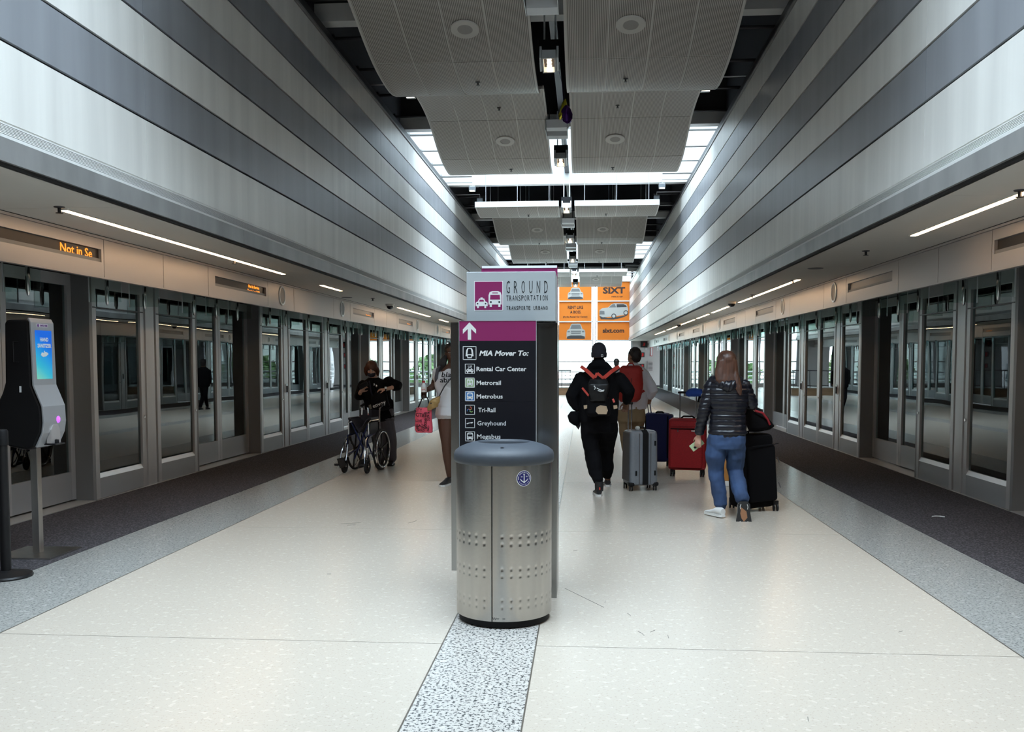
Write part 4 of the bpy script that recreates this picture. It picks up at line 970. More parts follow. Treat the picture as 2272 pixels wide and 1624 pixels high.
def loft(mb, secs, xd, yd, n=20):
    """secs: (centre, rx, ry); ellipse across xd and yd with slightly squared sides"""
    xd = Vector(xd).normalized(); yd = Vector(yd).normalized(); rg = []
    for c, rx, ry in secs:
        c = Vector(c); r_ = []
        for j in range(n):
            a = 2*pi*j/n; ca, sa = cos(a), sin(a); k = 1/(abs(ca)**2.6+abs(sa)**2.6)**(1/2.6)
            r_.append(c + xd*ca*k*rx + yd*sa*k*ry)
        rg.append(r_)
    return mb.rings(rg)
def skinned(mb, name, m, parent, vox=.01, sm=3, disp=None):
    me = mb.mesh('tmp', None); ob = bpy.data.objects.new('tmp', me); COL.objects.link(ob)
    md = ob.modifiers.new('r','REMESH'); md.mode = 'VOXEL'; md.voxel_size = vox
    if sm: s2 = ob.modifiers.new('s','SMOOTH'); s2.factor = .5; s2.iterations = sm
    dg = bpy.context.evaluated_depsgraph_get(); me2 = bpy.data.meshes.new_from_object(ob.evaluated_get(dg))
    bpy.data.objects.remove(ob); bpy.data.meshes.remove(me); me2.name = name; me2.materials.clear(); me2.materials.append(M[m])
    if disp:
        nn = [v.normal.copy() for v in me2.vertices]
        for v, n_ in zip(me2.vertices, nn):
            v.co += n_*disp(v.co, n_)
    me2.polygons.foreach_set('use_smooth', [True]*len(me2.polygons)); me2.update()
    ob = bpy.data.objects.new(name, me2); COL.objects.link(ob); put(ob, parent); return ob
def folds(a=.006, s=(9,9,5), seed=0.0):
    return lambda co, n_: a*(noise.noise(Vector((co.x*s[0]+seed, co.y*s[1], co.z*s[2])))*1.2 + .5*noise.noise(Vector((co.x*s[0]*2.3, co.y*s[1]*2.3+seed, co.z*s[2]*2.5))))
def hand(mb, wrist, dirv, normal, curl=.5, thumb=1, sc=1.0, spread=.10):
    """wrist point, direction of the fingers, palm normal (fingers curl towards it)"""
    w_ = Vector(wrist); d = Vector(dirv).normalized(); nn = Vector(normal); nn = (nn-d*nn.dot(d)).normalized(); s_ = d.cross(nn)*thumb
    def P(a, b, c): return w_ + d*a*sc + s_*b*sc + nn*c*sc
    rg = []
    for a, hw, ht in ((-.01,.024,.018),(.02,.030,.017),(.05,.038,.015),(.085,.040,.013),(.098,.034,.010)):
        rg.append([P(a, cos(2*pi*j/12)*hw, sin(2*pi*j/12)*ht) for j in range(12)])
    mb.rings(rg)
    for k, (b, L_) in enumerate(((.030,.070),(.011,.080),(-.009,.074),(-.029,.058))):
        pts = [P(.075,b,0)]; ang = 0; p = P(.088,b*1.05,0); pts.append(p); sp_ = (b/.03)*spread
        for q, (fr, ac) in enumerate(((.45,curl*.7),(.32,curl*1.1),(.23,curl*.8))):
            ang += ac; p = p + (d*cos(ang)+nn*sin(ang)+s_*sp_*(1-q*.3)).normalized()*L_*fr*sc; pts.append(p)
        mb.tube(pts, [.0095*sc,.0095*sc,.0088*sc,.0080*sc,.0066*sc], 8)
    pts = [P(.015,.022,.004),P(.045,.048,.012),P(.070,.060,.022+curl*.01),P(.092,.060,.036+curl*.012)]
    mb.tube(pts, [.013*sc,.0115*sc,.0100*sc,.0078*sc], 8)
def head(mb, c, f, up_=(0,0,1), sc=1.0, face_=True):
    f = Vector(f).normalized(); u = Vector(up_); u = (u-f*u.dot(f)).normalized(); r_ = f.cross(u)
    R_ = Matrix((r_, f, u)).transposed(); c = Vector(c)
    L = lambda x, y, z: c + R_ @ Vector((x,y,z))*sc
    ell(mb, L(0,-.012,.030), (.076*sc,.094*sc,.088*sc), R_); ell(mb, L(0,.018,-.030), (.062*sc,.072*sc,.082*sc), R_)
    ell(mb, L(0,.040,-.082), (.034*sc,.034*sc,.026*sc), R_)
    ell(mb, L(0,.094,-.014), (.011*sc,.018*sc,.018*sc), R_); ell(mb, L(0,.088,.004), (.008*sc,.012*sc,.022*sc), R_)
    ell(mb, L(0,.084,-.052), (.024*sc,.010*sc,.010*sc), R_)
    for s_ in (-1,1): ell(mb, L(s_*.077,-.008,-.008), (.009*sc,.020*sc,.030*sc), R_)
    return L, R_
def face_parts(L, R_, T, sc=1.0, mouth=True):
    for s_ in (-1,1):
        ell(MB(), L(s_*.029,.079,.006), (.012*sc,.006*sc,.006*sc), R_).obj('eye','eye_white',T,60); ell(MB(), L(s_*.029,.085,.006), (.0055*sc,.0035*sc,.0055*sc), R_).obj('iris','eye_dark',T,60)
        ell(MB(), L(s_*.030,.084,.024), (.017*sc,.005*sc,.0035*sc), R_).obj('eyebrow','hair_black',T,60)
    if mouth: ell(MB(), L(0,.092,-.052), (.021*sc,.005*sc,.0065*sc), R_).obj('mouth','lip',T,60)
def torso_secs(hip, chest, neck, w_, d_, t=0.0, belly=0.0, fem=False):
    hip, chest, neck = Vector(hip), Vector(chest), Vector(neck)
    S_ = []
    for k, (a, wx, dy) in enumerate(((-.14,.62,.80),(0,.92,1.0),(.25,.86 if fem else .94,.90+belly),(.5,.84 if fem else .95,.88+belly),(.75,.98,1.0),(1,1.0,1.02))):
        S_.append((hip.lerp(chest,a), w_*wx/2+t, d_*dy/2+t))
    for a, wx, dy in ((.45,.94,.92),(.75,.62,.70),(1,.30,.42)): S_.append((chest.lerp(neck,a), w_*wx/2+t*.8, d_*dy/2+t*.8))
    return S_
def shoe(pos, d, m_upper, m_sole, T, upv=(0,0,1), L_=.28, h=.10, nm='shoe', wd=1.0):
    """pos: heel bottom; d: toe direction; upv: the shoe's up"""
    d = Vector(d).normalized(); u = Vector(upv); u = (u-d*u.dot(d)).normalized(); s_ = d.cross(u); p = Vector(pos)
    P = lambda a,b,c: p+d*a+s_*b*wd+u*c
    rg = []
    for a, hw, h0, h1 in ((0,.030,.018,h*.9),(.03,.038,.018,h),(.09,.038,.018,h*.98),(.15,.042,.018,h*.68),(.21,.048,.018,h*.5),(.26,.038,.018,h*.38),(L_,.016,.022,h*.26)):
        rg.append([P(a, cos(2*pi*j/14)*hw, (h0+h1)/2+sin(2*pi*j/14)*(h1-h0)/2) for j in range(14)])
    ob = MB().rings(rg).obj(nm, m_upper, T, 50)
    so = MB(); out = [(0-.008,.022),(.02,.040),(.10,.040),(.20,.051),(.26,.042),(L_+.008,.0)]
    poly_ = [(a,b) for a,b in out]+[(a,-b) for a,b in out[::-1][1:]]
    so.add([P(a,b,0) for a,b in poly_]+[P(a,b,.024) for a,b in poly_], [tuple(range(len(poly_)))[::-1], tuple(range(len(poly_),2*len(poly_)))]+[(i,(i+1)%len(poly_),(i+1)%len(poly_)+len(poly_),i+len(poly_)) for i in range(len(poly_))])
    so.obj('sole', m_sole, T, 30)
    return P
def J_(px0, X, s, py0, Yb):
    return lambda px, py, dy=0.0: Vector((X+(px-px0)/s, Yb+dy, (py0-py)/s))
UPX = Vector((1,0,0)); UPY = Vector((0,1,0))
# ---------------------------------------------------------------- 1 hooded man in beanie
J = J_(1328,.69,190,1098,11.0)
T = thing('person','person in black hoodie and black beanie, seen from behind, walking with a silver suitcase','person',(.69,11.0,0))
hip, chest, neck = J(1328,922), J(1329,846,.02), J(1327,812,.03)
b = MB(); L, R_ = head(b, J(1327,786,.04), (-.15,1,0)); limb(b,[J(1327,806,.02),J(1327,830,.02)],[.062,.075])
loft(b, torso_secs(hip,chest,neck,.36,.22), UPX, UPY)
ls, le, lw = J(1290,836), J(1267,877,-.02), J(1279,908,.03); rs_, re, rw = J(1370,836), J(1393,868,.0), J(1390,892,.10)
for a, e, w_ in ((ls,le,lw),(rs_,re,rw)): limb(b,[a,e,w_],[.052,.042,.028])
hand(b, lw, (.12,.05,-1), (.8,.5,0), .5, -1); hand(b, rw, (-.1,.5,-.75), (-.3,-.3,-.9), 1.0, 1)
lk, la = J(1312,1000,.04), J(1328,1075,-.10); rk, ra = J(1345,995,.26), J(1350,1074,.42)
for h_, k_, a_ in ((J(1312,930),lk,la),(J(1346,930),rk,ra)): limb(b,[h_,k_,a_],[.085,.055,.038])
skinned(b,'body','skin_brown',T,.009,2)
g_ = MB(); loft(g_, torso_secs(J(1328,934),chest,neck,.42,.26,.025), UPX, UPY)
for a, e, w_ in ((ls,le,lw),(rs_,re,rw)): limb(g_,[a,e,e.lerp(w_,.9)],[.085,.078,.052])
limb(g_,[J(1327,826,.05),J(1328,856,.09)][::1],[.10,.085]); limb(g_,[J(1305,822,-.02),J(1318,850,-.12),J(1328,860,-.14),J(1338,850,-.12),J(1350,822,-.02)],[.06,.055,.05,.055,.06])
limb(g_,[J(1306,822,.0),J(1312,812,-.04),J(1327,808,-.07),J(1342,812,-.04),J(1350,822,.0)],[.05,.05,.05,.05,.05]); limb(g_,[J(1327,800,.02),J(1327,825,.0)],[.078,.10])
skinned(g_,'hoodie','cloth_black',T,.011,3,folds(.010))
g_ = MB(); loft(g_,[(J(1328,918),.19,.14),(J(1328,940),.20,.15),(J(1329,958),.185,.14)],UPX,UPY)
limb(g_,[J(1309,938),J(1308,965,.03),lk+Vector((.0,0,0)),J(1320,1045,.0),J(1327,1066,-.09)],[.115,.115,.095,.088,.06]); limb(g_,[J(1348,938),J(1349,965,.1),rk,J(1347,1045,.33),J(1349,1064,.41)],[.115,.115,.095,.085,.06])
skinned(g_,'trousers','cloth_black2',T,.012,3,folds(.012,(8,8,7),3))
b = MB(); f_ = Vector((-.15,1,0)); ell(b, L(0,-.012,.050), (.090,.108,.098), R_); loft(b,[(L(0,-.015,-.035),.088,.105),(L(0,-.015,.02),.092,.11)],R_@UPX,R_@UPY)
o = skinned(b,'beanie','beanie',T,.009,2)
MB().cbox(L(.018,-.128,-.012),(.022,.004,.030)).obj('beanie_tag','sign_white',T); MB().cbox(L(.018,-.131,-.012),(.012,.003,.018)).obj('tag_mark','black',T)
P = shoe(J(1329,1098,-.17),(-.12,1,0),'black_shoe','white_shoe',T); MB().lathe([(.048,.06),(.052,.12),(.05,.17)],tuple(J(1329,1098,-.11)),16).obj('high_top','black_shoe',T,40)
MB().cbox(J(1330,1080,-.178),(.014,.006,.03)).obj('heel_tab','red_strap',T)
shoe(J(1350,1090,.38),(0,1,-.05),'black_shoe','white_shoe',T)
# backpack on his back (held by straps, a thing of its own)
BP = thing('backpack','small black drawstring backpack with red straps on the hooded person\'s back','backpack',tuple(J(1326,915,-.2)))
def fv(pts, dy): return [J(a,b_,dy) for a,b_ in pts]
def bag(secs, nm, m, par, vox=.012, d=None):
    g_ = MB(); loft(g_, secs, UPX, UPY); return skinned(g_, nm, m, par, vox, 3, d or folds(.008,(10,10,8)))
bag([(J(1326,840,-.24),.07,.05),(J(1326,852,-.26),.125,.085),(J(1325,885,-.27),.13,.10),(J(1326,912,-.26),.14,.10),(J(1326,919,-.24),.12,.08)],'bag_body','cloth_black',BP)
bag([(J(1325,839,-.30),.10,.035),(J(1325,850,-.36),.12,.03),(J(1325,868,-.375),.11,.03),(J(1325,886,-.37),.085,.025)],'top_flap','black_satin',BP,.010)
for sg, (x0, x1) in ((-1,(1288,1318)),(1,(1371,1337))):
    MB().tube([J(x0,812,-.13),J((x0+x1)/2,824,-.175),J(x1,836,-.23)],.001,4).v
    mb = MB(); a_, c_, d_ = J(x0,812,-.10), J((x0+x1)/2,823,-.185), J(x1,837,-.26)
    for p_, q_ in ((a_,c_),(c_,d_)): mb.bar(p_, q_, .040, .012, (0,-1,0) if False else (0,1,0))
    mb.obj('shoulder_strap','red_strap',BP)
mb = MB(); mb.bar(J(1318,836,-.29),J(1323,826,-.30),.03,.01,(0,1,0)); mb.bar(J(1323,826,-.30),J(1337,838,-.29),.03,.01,(0,1,0)); mb.obj('grab_handle','red_strap',BP)
for x0, y0_, x1, y1_ in ((1291,858,1305,875),(1313,872,1306,890),(1336,873,1346,881),(1357,882,1360,889)): MB().bar(J(x0,y0_,-.30),J(x1,y1_,-.32),.022,.012,(0,1,0)).obj('lower_strap','red_strap',BP)
for pts in (((1316,853),(1319,857),(1317,861)),((1322,858),(1328,861),(1333,863),(1338,862)),((1324,863),(1330,865),(1337,864))):
    MB().tube(fv(pts,-.415),.006,6).obj('white_script','sign_white',BP)
mat('tan_patch',(.45,.33,.22),.8); mb = MB(); mb.prism([(J(a,0).x, J(0,b_).z) for a,b_ in ((1322,899),(1330,895),(1343,897),(1346,906),(1343,914),(1325,914),(1320,908))],J(0,0,-.375).y,J(0,0,-.355).y,'xz'); mb.obj('tan_patch','tan_patch',BP)
for x in (1298,1362): MB().prism([(J(x+a,0).x, J(0,b_).z) for a,b_ in ((-4,896),(4,895),(5,902),(-3,904))],J(0,0,-.30).y,J(0,0,-.285).y,'xz').obj('side_patch','tan_patch',BP)
# cap in his left hand
CP_ = thing('baseball_cap','dark cap carried low in the hooded person\'s left hand','cap',tuple(J(1275,930)))
g_ = MB(); loft(g_,[(J(1276,912,.03),.055,.05),(J(1272,922,.03),.075,.07),(J(1274,936,.03),.065,.06),(J(1279,944,.03),.03,.04)],UPX,UPY); skinned(g_,'cap_crown','cloth_black2',CP_,.009,2)
MB().prism([(J(a,0).x,J(0,b_).z) for a,b_ in ((1268,928),(1288,933),(1287,944),(1283,953),(1276,944))],J(0,0,.0).y,J(0,0,.012).y,'xz').obj('cap_brim','black_satin',CP_)
# ---------------------------------------------------------------- 2 man in white shirt
J = J_(1404,1.2,158,1049,13.2)
T = thing('person','person in white shirt and khaki trousers with a red backpack, pulling a blue suitcase','person',(1.2,13.2,0))
hip, chest, neck = J(1400,908), J(1402,838), J(1404,808)
b = MB(); L, R_ = head(b, J(1404,791,.0), (-.75,.8,.05)); limb(b,[J(1404,803),J(1403,822)],[.058,.07]); loft(b, torso_secs(hip,chest,neck,.38,.24), UPX, UPY)
ls, le, lw = J(1378,829), J(1370,868,.0), J(1376,900,.10); rs_, re, rw = J(1426,830), J(1447,868,-.12), J(1441,880,.04)
for a, e, w_ in ((ls,le,lw),(rs_,re,rw)): limb(b,[a,e,w_],[.05,.042,.028])
hand(b, rw, (-.1,.6,-.6), (-.2,-.2,-.9), 1.0, 1); hand(b, lw, (.1,.1,-1), (.8,.2,0), .5, -1)
for h_, k_, a_ in ((J(1388,915),J(1392,975,.05),J(1396,1032,-.05)),(J(1418,915),J(1412,978,.25),J(1410,1030,.35))): limb(b,[h_,k_,a_],[.085,.055,.038])
skinned(b,'body','skin_tan',T,.010,2)
g_ = MB(); loft(g_, torso_secs(J(1400,905),chest,neck,.44,.27,.012), UPX, UPY)
for a, e, w_ in ((ls,le,lw),(rs_,re,rw)): limb(g_,[a,e,e.lerp(w_,.85)],[.08,.068,.05])
skinned(g_,'shirt','cloth_shirt',T,.012,2,folds(.012,(8,8,6),7))
MB().lathe([(.072,0),(.075,.02),(.066,.045)],tuple(J(1403,812)),18).obj('collar','cloth_white',T,50)
g_ = MB(); loft(g_,[(J(1400,900),.20,.14),(J(1400,920),.205,.15),(J(1401,935),.19,.14)],UPX,UPY)
limb(g_,[J(1386,922),J(1390,975,.05),J(1396,1035,-.05)],[.105,.085,.065]); limb(g_,[J(1416,922),J(1412,978,.25),J(1410,1035,.33)],[.105,.085,.065])
skinned(g_,'trousers','cloth_khaki',T,.012,2,folds(.010,(8,8,5),2))
b = MB(); ell(b, L(0,-.028,.045), (.086,.095,.090), R_); ell(b, L(0,-.06,.0), (.078,.062,.085), R_); skinned(b,'hair','hair_black',T,.009,1,folds(.006,(30,30,30)))
face_parts(L,R_,T)
shoe(J(1396,1049,-.12),(0,1,0),'black_shoe','sole_black',T); shoe(J(1410,1049,.28),(0,1,0),'black_shoe','sole_black',T)
BP = thing('backpack','large red backpack worn over the white shirt','backpack',tuple(J(1397,890,-.2)))
bag([(J(1397,811,-.17),.12,.05),(J(1397,816,-.21),.155,.08),(J(1397,840,-.24),.165,.10),(J(1396,870,-.24),.165,.11),(J(1394,884,-.23),.15,.10),(J(1393,890,-.2),.11,.06)],'bag_body','red_fabric',BP)
MB().tube([J(1389,811,-.22),J(1392,806,-.24),J(1400,806,-.24),J(1404,812,-.22)],.009,8).obj('grab_handle','red_fabric',BP)
MB().bar(J(1397,838,-.355),J(1396,855,-.36),.006,.01,(0,1,0)).obj('zip','chrome',BP)
MB().tube([J(1418,820,-.12),J(1424,824,-.08),J(1427,834,-.05)],.02,8).obj('shoulder_strap','red_fabric',BP); MB().bar(J(1408,876,-.2),J(1427,866,-.1),.03,.012,(0,1,0)).obj('side_strap','red_fabric',BP)
# ---------------------------------------------------------------- 3 distant dark figure
J = J_(1366,1.52,70,911,29.7)
T = thing('person','distant person in dark clothing, only the head showing between the two walking men','person',(1.52,29.7,0))
b = MB(); L, R_ = head(b, J(1366,804), (0,1,0)); limb(b,[J(1366,810),J(1366,818)],[.06,.08]); loft(b, torso_secs(J(1366,852),J(1366,825),J(1366,814),.36,.23), UPX, UPY)
for s_ in (-1,1): limb(b,[J(1366+s_*12,822),J(1366+s_*15,838),J(1366+s_*14,852,.1)],[.05,.04,.03]); limb(b,[J(1366+s_*5,852),J(1366+s_*6,880,.1*s_),J(1366+s_*6,905,-.1*s_)],[.08,.055,.04])
skinned(b,'body','skin_brown',T,.014,1)
g_ = MB(); loft(g_, torso_secs(J(1366,856),J(1366,825),J(1366,813),.42,.27,.01), UPX, UPY)
for s_ in (-1,1): limb(g_,[J(1366+s_*12,822),J(1366+s_*15,838),J(1366+s_*14,848,.08)],[.08,.065,.05]); limb(g_,[J(1366+s_*5,854),J(1366+s_*6,880,.1*s_),J(1366+s_*6,904,-.1*s_)],[.10,.075,.055])
skinned(g_,'clothing','cloth_black',T,.014,1)
b = MB(); ell(b, L(0,-.02,.04), (.095,.105,.095), R_); ell(b, L(0,-.05,-.03), (.085,.06,.08), R_); skinned(b,'hair','hair_black',T,.012,1)
for s_ in (-1,1): shoe(J(1366+s_*6,911,-.1*s_-.1),(0,1,0),'black_shoe','sole_black',T)
# ---------------------------------------------------------------- 4 woman in puffer jacket
J = J_(1623,2.0,220,1147,9.5)
T = thing('person','person with long brown hair in black puffer jacket and blue jeans, right foot lifted','person',(1.95,9.5,0))
hip, chest, neck = J(1611,958), J(1611,868), J(1610,836)
b = MB(); L, R_ = head(b, J(1607,808), (-.1,1,0)); limb(b,[J(1608,822),J(1609,845)],[.052,.065]); loft(b, torso_secs(hip,chest,neck,.33,.20,fem=True), UPX, UPY)
ls, le, lw = J(1576,855), J(1560,910,-.03), J(1551,965,.05); rs_, re, rw = J(1645,855), J(1664,897,.02), J(1668,905,.25)
for a, e, w_ in ((ls,le,lw),(rs_,re,rw)): limb(b,[a,e,w_],[.045,.036,.024])
hand(b, lw+Vector((0,0,-.01)), (-.10,.1,-1), (.5,.85,0), .45, -1, .92); hand(b, rw, (.3,.8,-.3), (0,-.2,-1), .7, 1, .92)
lk, la = J(1589,1045,.04), J(1600,1122,.02); rk, ra = J(1632,1045,.10), J(1640,1100,-.20)
for h_, k_, a_ in ((J(1592,975),lk,la),(J(1628,975),rk,J(1640,1100,-.17))): limb(b,[h_,h_.lerp(k_,.5),k_,k_.lerp(a_,.5),a_],[.07,.06,.035,.035,.030])
skinned(b,'body','skin_light',T,.008,2)
def quilt(par, step=.052, amp=.013):
    def f(co, n_): 
        t_ = (co.z % step)/step; return amp*(math.sqrt(max(0,1-(2*t_-1)**2)) - .6) + .004*noise.noise(co*22)
    return f
g_ = MB(); loft(g_, torso_secs(J(1612,962),chest,neck,.385,.25,.012,fem=True), UPX, UPY)
skinned(g_,'jacket_body','puffer',T,.009,2,quilt(T))
for a, e, w_, nm in ((ls,le,lw,'sleeve'),(rs_,re,rw,'sleeve')):
    g_ = MB(); limb(g_,[a,e,e.lerp(w_,.93)],[.072,.064,.046]); ax = (e-a).normalized()
    skinned(g_,nm,'puffer',T,.009,2,quilt(T,.048,.012))
g_ = MB(); limb(g_,[J(1578,846,.02),J(1592,850,-.07),J(1608,858,-.12),J(1622,852,-.10),J(1636,845,.0)],[.055,.062,.062,.058,.05]); limb(g_,[J(1590,838,-.02),J(1608,846,-.08),J(1626,838,-.02)],[.055,.06,.05])
def hq(co, n_): t_ = ((co.x*.9-co.z*.35) % .036)/.036; return .010*(math.sqrt(max(0,1-(2*t_-1)**2))-.6)
skinned(g_,'hood','puffer',T,.009,2,hq)
g_ = MB(); loft(g_,[(J(1610,950),.16,.11),(J(1610,968),.185,.13),(J(1610,985),.19,.135),(J(1610,996),.17,.12)],UPX,UPY)
limb(g_,[J(1590,985),J(1586,1010),lk,J(1596,1090,.03),J(1600,1121,.02)],[.098,.100,.082,.076,.074]); limb(g_,[J(1630,985),J(1632,1010,.03),rk,J(1636,1075,-.04),J(1640,1100,-.18)],[.098,.100,.084,.078,.076])
skinned(g_,'jeans','denim',T,.010,2,folds(.010,(9,9,9),5))
b = MB(); ell(b, L(0,-.018,.035), (.098,.112,.100), R_); loft(b,[(J(1607,800,-.06),.10,.06),(J(1605,830,-.085),.115,.05),(J(1604,845,-.11),.10,.04),(J(1603,856,-.12),.05,.02)],UPX,UPY); 
limb(b,[J(1616,815,-.06),J(1624,840,-.10),J(1630,862,-.13),J(1633,875,-.14)],[.05,.045,.036,.016]); limb(b,[J(1594,815,-.03),J(1588,838,-.04),J(1586,850,-.04)],[.045,.032,.012])
skinned(b,'hair','hair_brown',T,.009,3,lambda co,n_: .004*noise.noise(Vector((co.x*70,co.y*70,co.z*4))))
shoe(J(1602,1145,-.08),(-.55,1,0),'white_shoe','white_shoe',T,L_=.25,h=.095)
# lifted foot: toe on the floor, sole facing the viewer
P = shoe(J(1641,1106,-.24),(-.02,-.18,-1),'white_shoe','sole_black',T,(0,1,-.10),L_=.27,h=.10,wd=1.5)
MB().add([P(a,b_,-.002) for a,b_ in ((.05,-.018),(.11,-.024),(.16,-.016),(.19,0),(.15,.022),(.09,.016))],[(0,1,2,3,4,5)]).obj('sole_inset','sole_brown',T)
for a0, b0 in ((.035,.02),(.035,-.02),(.20,.024),(.20,-.024)): MB().tube([P(a0-.015,b0,-.004),P(a0+.01,b0*1.25,-.004),P(a0+.035,b0*1.1,-.004)],.003,6).obj('sole_mark','white_shoe',T)
PH = thing('phone','pale green phone held low in the left hand of the person in jeans','phone',tuple(J(1548,995,.06)))
mat('phone_green',(.42,.50,.30),.4); Rp = Matrix.Rotation(RD(-38),3,'Y'); MB().cbox(J(1549,991,.085),(.082,.009,.150),Rp).obj('phone_case','phone_green',PH,0,.006) if False else None
Rp = Matrix.Rotation(RD(52),3,'Y'); MB().cbox(J(1548,989,.10),(.075,.009,.140),Rp).obj('phone_case','phone_green',PH,0,.006); MB().cbox(J(1545,994,.094),(.022,.006,.034),Rp).obj('camera_bump','black',PH)
# ---------------------------------------------------------------- 5 masked woman behind the wheelchair
J = J_(866,-2.4,146.5,1032,13.9)
T = thing('person','person with auburn hair, dark face mask and black cardigan, behind the wheelchair','person',(-2.55,13.9,0))
hip, chest, neck = J(846,915), J(835,862,-.02), J(832,838,-.02)
b = MB(); L, R_ = head(b, J(830,820,-.10), (.05,-1,-.35), (0,0,1), .98); limb(b,[J(831,830,-.04),J(833,845,0)],[.05,.06]); loft(b, torso_secs(hip,chest,neck,.34,.22,fem=True), UPX, UPY)
ls, le, lw = J(808,851), J(799,881,-.05), J(811,868,-.28); rs_, re, rw = J(862,846), J(889,856,-.10), J(868,862,-.30)
for a, e, w_ in ((ls,le,lw),(rs_,re,rw)): limb(b,[a,e,w_],[.046,.037,.026])
hand(b, lw, (.65,-.15,.75), (.4,-.5,-.2), .55, 1, .95); hand(b, rw, (-1,-.1,-.08), (0,.3,-1), .45, 1, .95)
for h_, k_, a_ in ((J(838,918),J(842,975),J(846,1018)),(J(858,918),J(866,975,.0),J(868,1018,.05))): limb(b,[h_,k_,a_],[.085,.055,.038])
skinned(b,'body','skin_light',T,.009,2)
g_ = MB(); loft(g_, torso_secs(J(846,925),chest,neck,.42,.28,.012), UPX, UPY)
limb(g_,[ls,le,le.lerp(lw,.55)],[.08,.072,.058]); limb(g_,[rs_,re,re.lerp(rw,.35)],[.08,.070,.058])
limb(g_,[J(865,890,.0),J(868,935,.02)],[.07,.05]); limb(g_,[J(822,890),J(820,935)],[.07,.05])
skinned(g_,'cardigan','cloth_black',T,.011,2,folds(.010,(8,8,6),11))
g_ = MB(); loft(g_,[(J(848,905),.18,.13),(J(849,930),.19,.14)],UPX,UPY)
limb(g_,[J(858,930),J(867,975),J(868,1019,.05)],[.115,.100,.075]); limb(g_,[J(838,930),J(842,975),J(846,1019)],[.11,.09,.07])
skinned(g_,'trousers','cloth_grey',T,.011,2,folds(.006,(8,8,4),1))
b = MB(); ell(b, L(0,-.022,.035), (.098,.104,.098), R_); 
for s_ in (-1,1): limb(b,[L(s_*.078,.02,.03),L(s_*.092,.005,-.03),L(s_*.085,-.01,-.10)],[.034,.032,.018])
ell(b,L(0,-.06,-.05),(.085,.05,.085),R_)
skinned(b,'hair','hair_auburn',T,.009,2)
face_parts(L,R_,T,.98,False)
b = MB(); ell(b, L(0,.050,-.060), (.064,.056,.044), R_); skinned(b,'face_mask','mask_navy',T,.008,2)
shoe(J(868,1032,.12),(.05,-1,0),'black_shoe','sole_black',T,L_=.24,h=.08); shoe(J(846,1032,.08),(-.05,-1,0),'black_shoe','sole_black',T,L_=.24,h=.08)
MB().lathe([(.036,-.008),(.036,.008)],tuple(rw),14,'x').obj('wrist_watch','black_gloss',T,40); MB().cbox(rw+Vector((0,-.035,.02)),(.03,.01,.03)).obj('watch_face','sign_white',T)
for p_ in ((838,853),(843,856)): ell(MB(),J(p_[0],p_[1],-.19),(.014,.008,.02)).obj('badge_charm','chrome',T,60)
MB().tube([J(826,845,-.14),J(832,870,-.20),J(840,890,-.24)],.012,8).obj('lanyard','mask_navy',T)
PH = thing('phone','dark phone in the raised hand of the masked person','phone',tuple(J(822,856,-.36))); MB().cbox(J(821,854,-.37),(.14,.010,.07),Matrix.Rotation(RD(-28),3,'Y')).obj('phone_case','black_gloss',PH,0,.004)
HB = thing('handbag','black soft bag with pale lettering hanging in front of the masked person','bag',tuple(J(855,905,-.3)))
g_ = MB(); Rb = Matrix.Rotation(RD(-14),3,'Y')
loft(g_,[(J(853,866,-.28),.07,.05),(J(852,876,-.30),.12,.07),(J(854,892,-.31),.135,.08),(J(857,905,-.31),.14,.08),(J(858,909,-.30),.11,.05)],Rb@UPX,UPY); skinned(g_,'bag_body','cloth_black2',HB,.010,2,folds(.007,(12,12,12),4))
mb = text_mb('envoy',.085,.001,0,.001); mb.xf(Matrix.Translation(J(855.5,894,-.402)) @ Matrix.Rotation(RD(20),4,'Y').inverted() @ Matrix.Rotation(RD(90),4,'X')); mb.obj('lettering','sign_white',HB)
MB().tube([J(835,842,-.10),J(838,862,-.2),J(846,872,-.26)],.010,8).obj('shoulder_strap','cloth_black2',HB); MB().bar(J(832,896,-.28),J(835,905,-.30),.05,.008,(0,1,0)).obj('luggage_tag','dark_window',HB)
# ---------------------------------------------------------------- 6 woman in white behind the sign
J = J_(1002,-1.15,175,1077,11.7)
T = thing('person','person with dark braids in white top and white shorts, half hidden behind the sign','person',(-1.08,11.7,0))
hip, chest, neck = J(1007,905), J(1006,842), J(1006,808)
b = MB(); L, R_ = head(b, J(1004,785,-.02), (.12,-1,0), (0,0,1), 1.0); limb(b,[J(1005,797),J(1005,818)],[.055,.07]); loft(b, torso_secs(hip,chest,neck,.42,.27,fem=True,belly=.1), UPX, UPY)
ls, le, lw = J(974,826), J(963,857,.05), J(955,864,-.16); rs_, re, rw = J(1038,826), J(1046,866), J(1040,900,-.1)
for a, e, w_ in ((ls,le,lw),(rs_,re,rw)): limb(b,[a,e,w_],[.062,.050,.032])
hand(b, lw, (-.5,-.6,.05), (.6,-.8,.0), .75, -1, 1.0); hand(b, rw, (0,0,-1), (-1,0,0), .5, 1)
for h_, k_, a_ in ((J(990,918),J(991,984,-.03),J(996,1058,.06)),(J(1024,918),J(1024,984,-.02),J(1022,1058,-.06))): limb(b,[h_,h_.lerp(k_,.5),k_,k_.lerp(a_,.4),a_],[.115,.098,.064,.062,.038])
skinned(b,'body','skin_dark',T,.009,2)
g_ = MB(); loft(g_, torso_secs(J(1007,905),chest,J(1006,815),.455,.30,.012,fem=True,belly=.12), UPX, UPY); limb(g_,[ls,ls.lerp(le,.45)],[.078,.072]); limb(g_,[rs_,rs_.lerp(re,.45)],[.078,.072]); ell(g_,J(990,845,-.10),(.09,.075,.085)); ell(g_,J(1022,845,-.10),(.09,.075,.085))
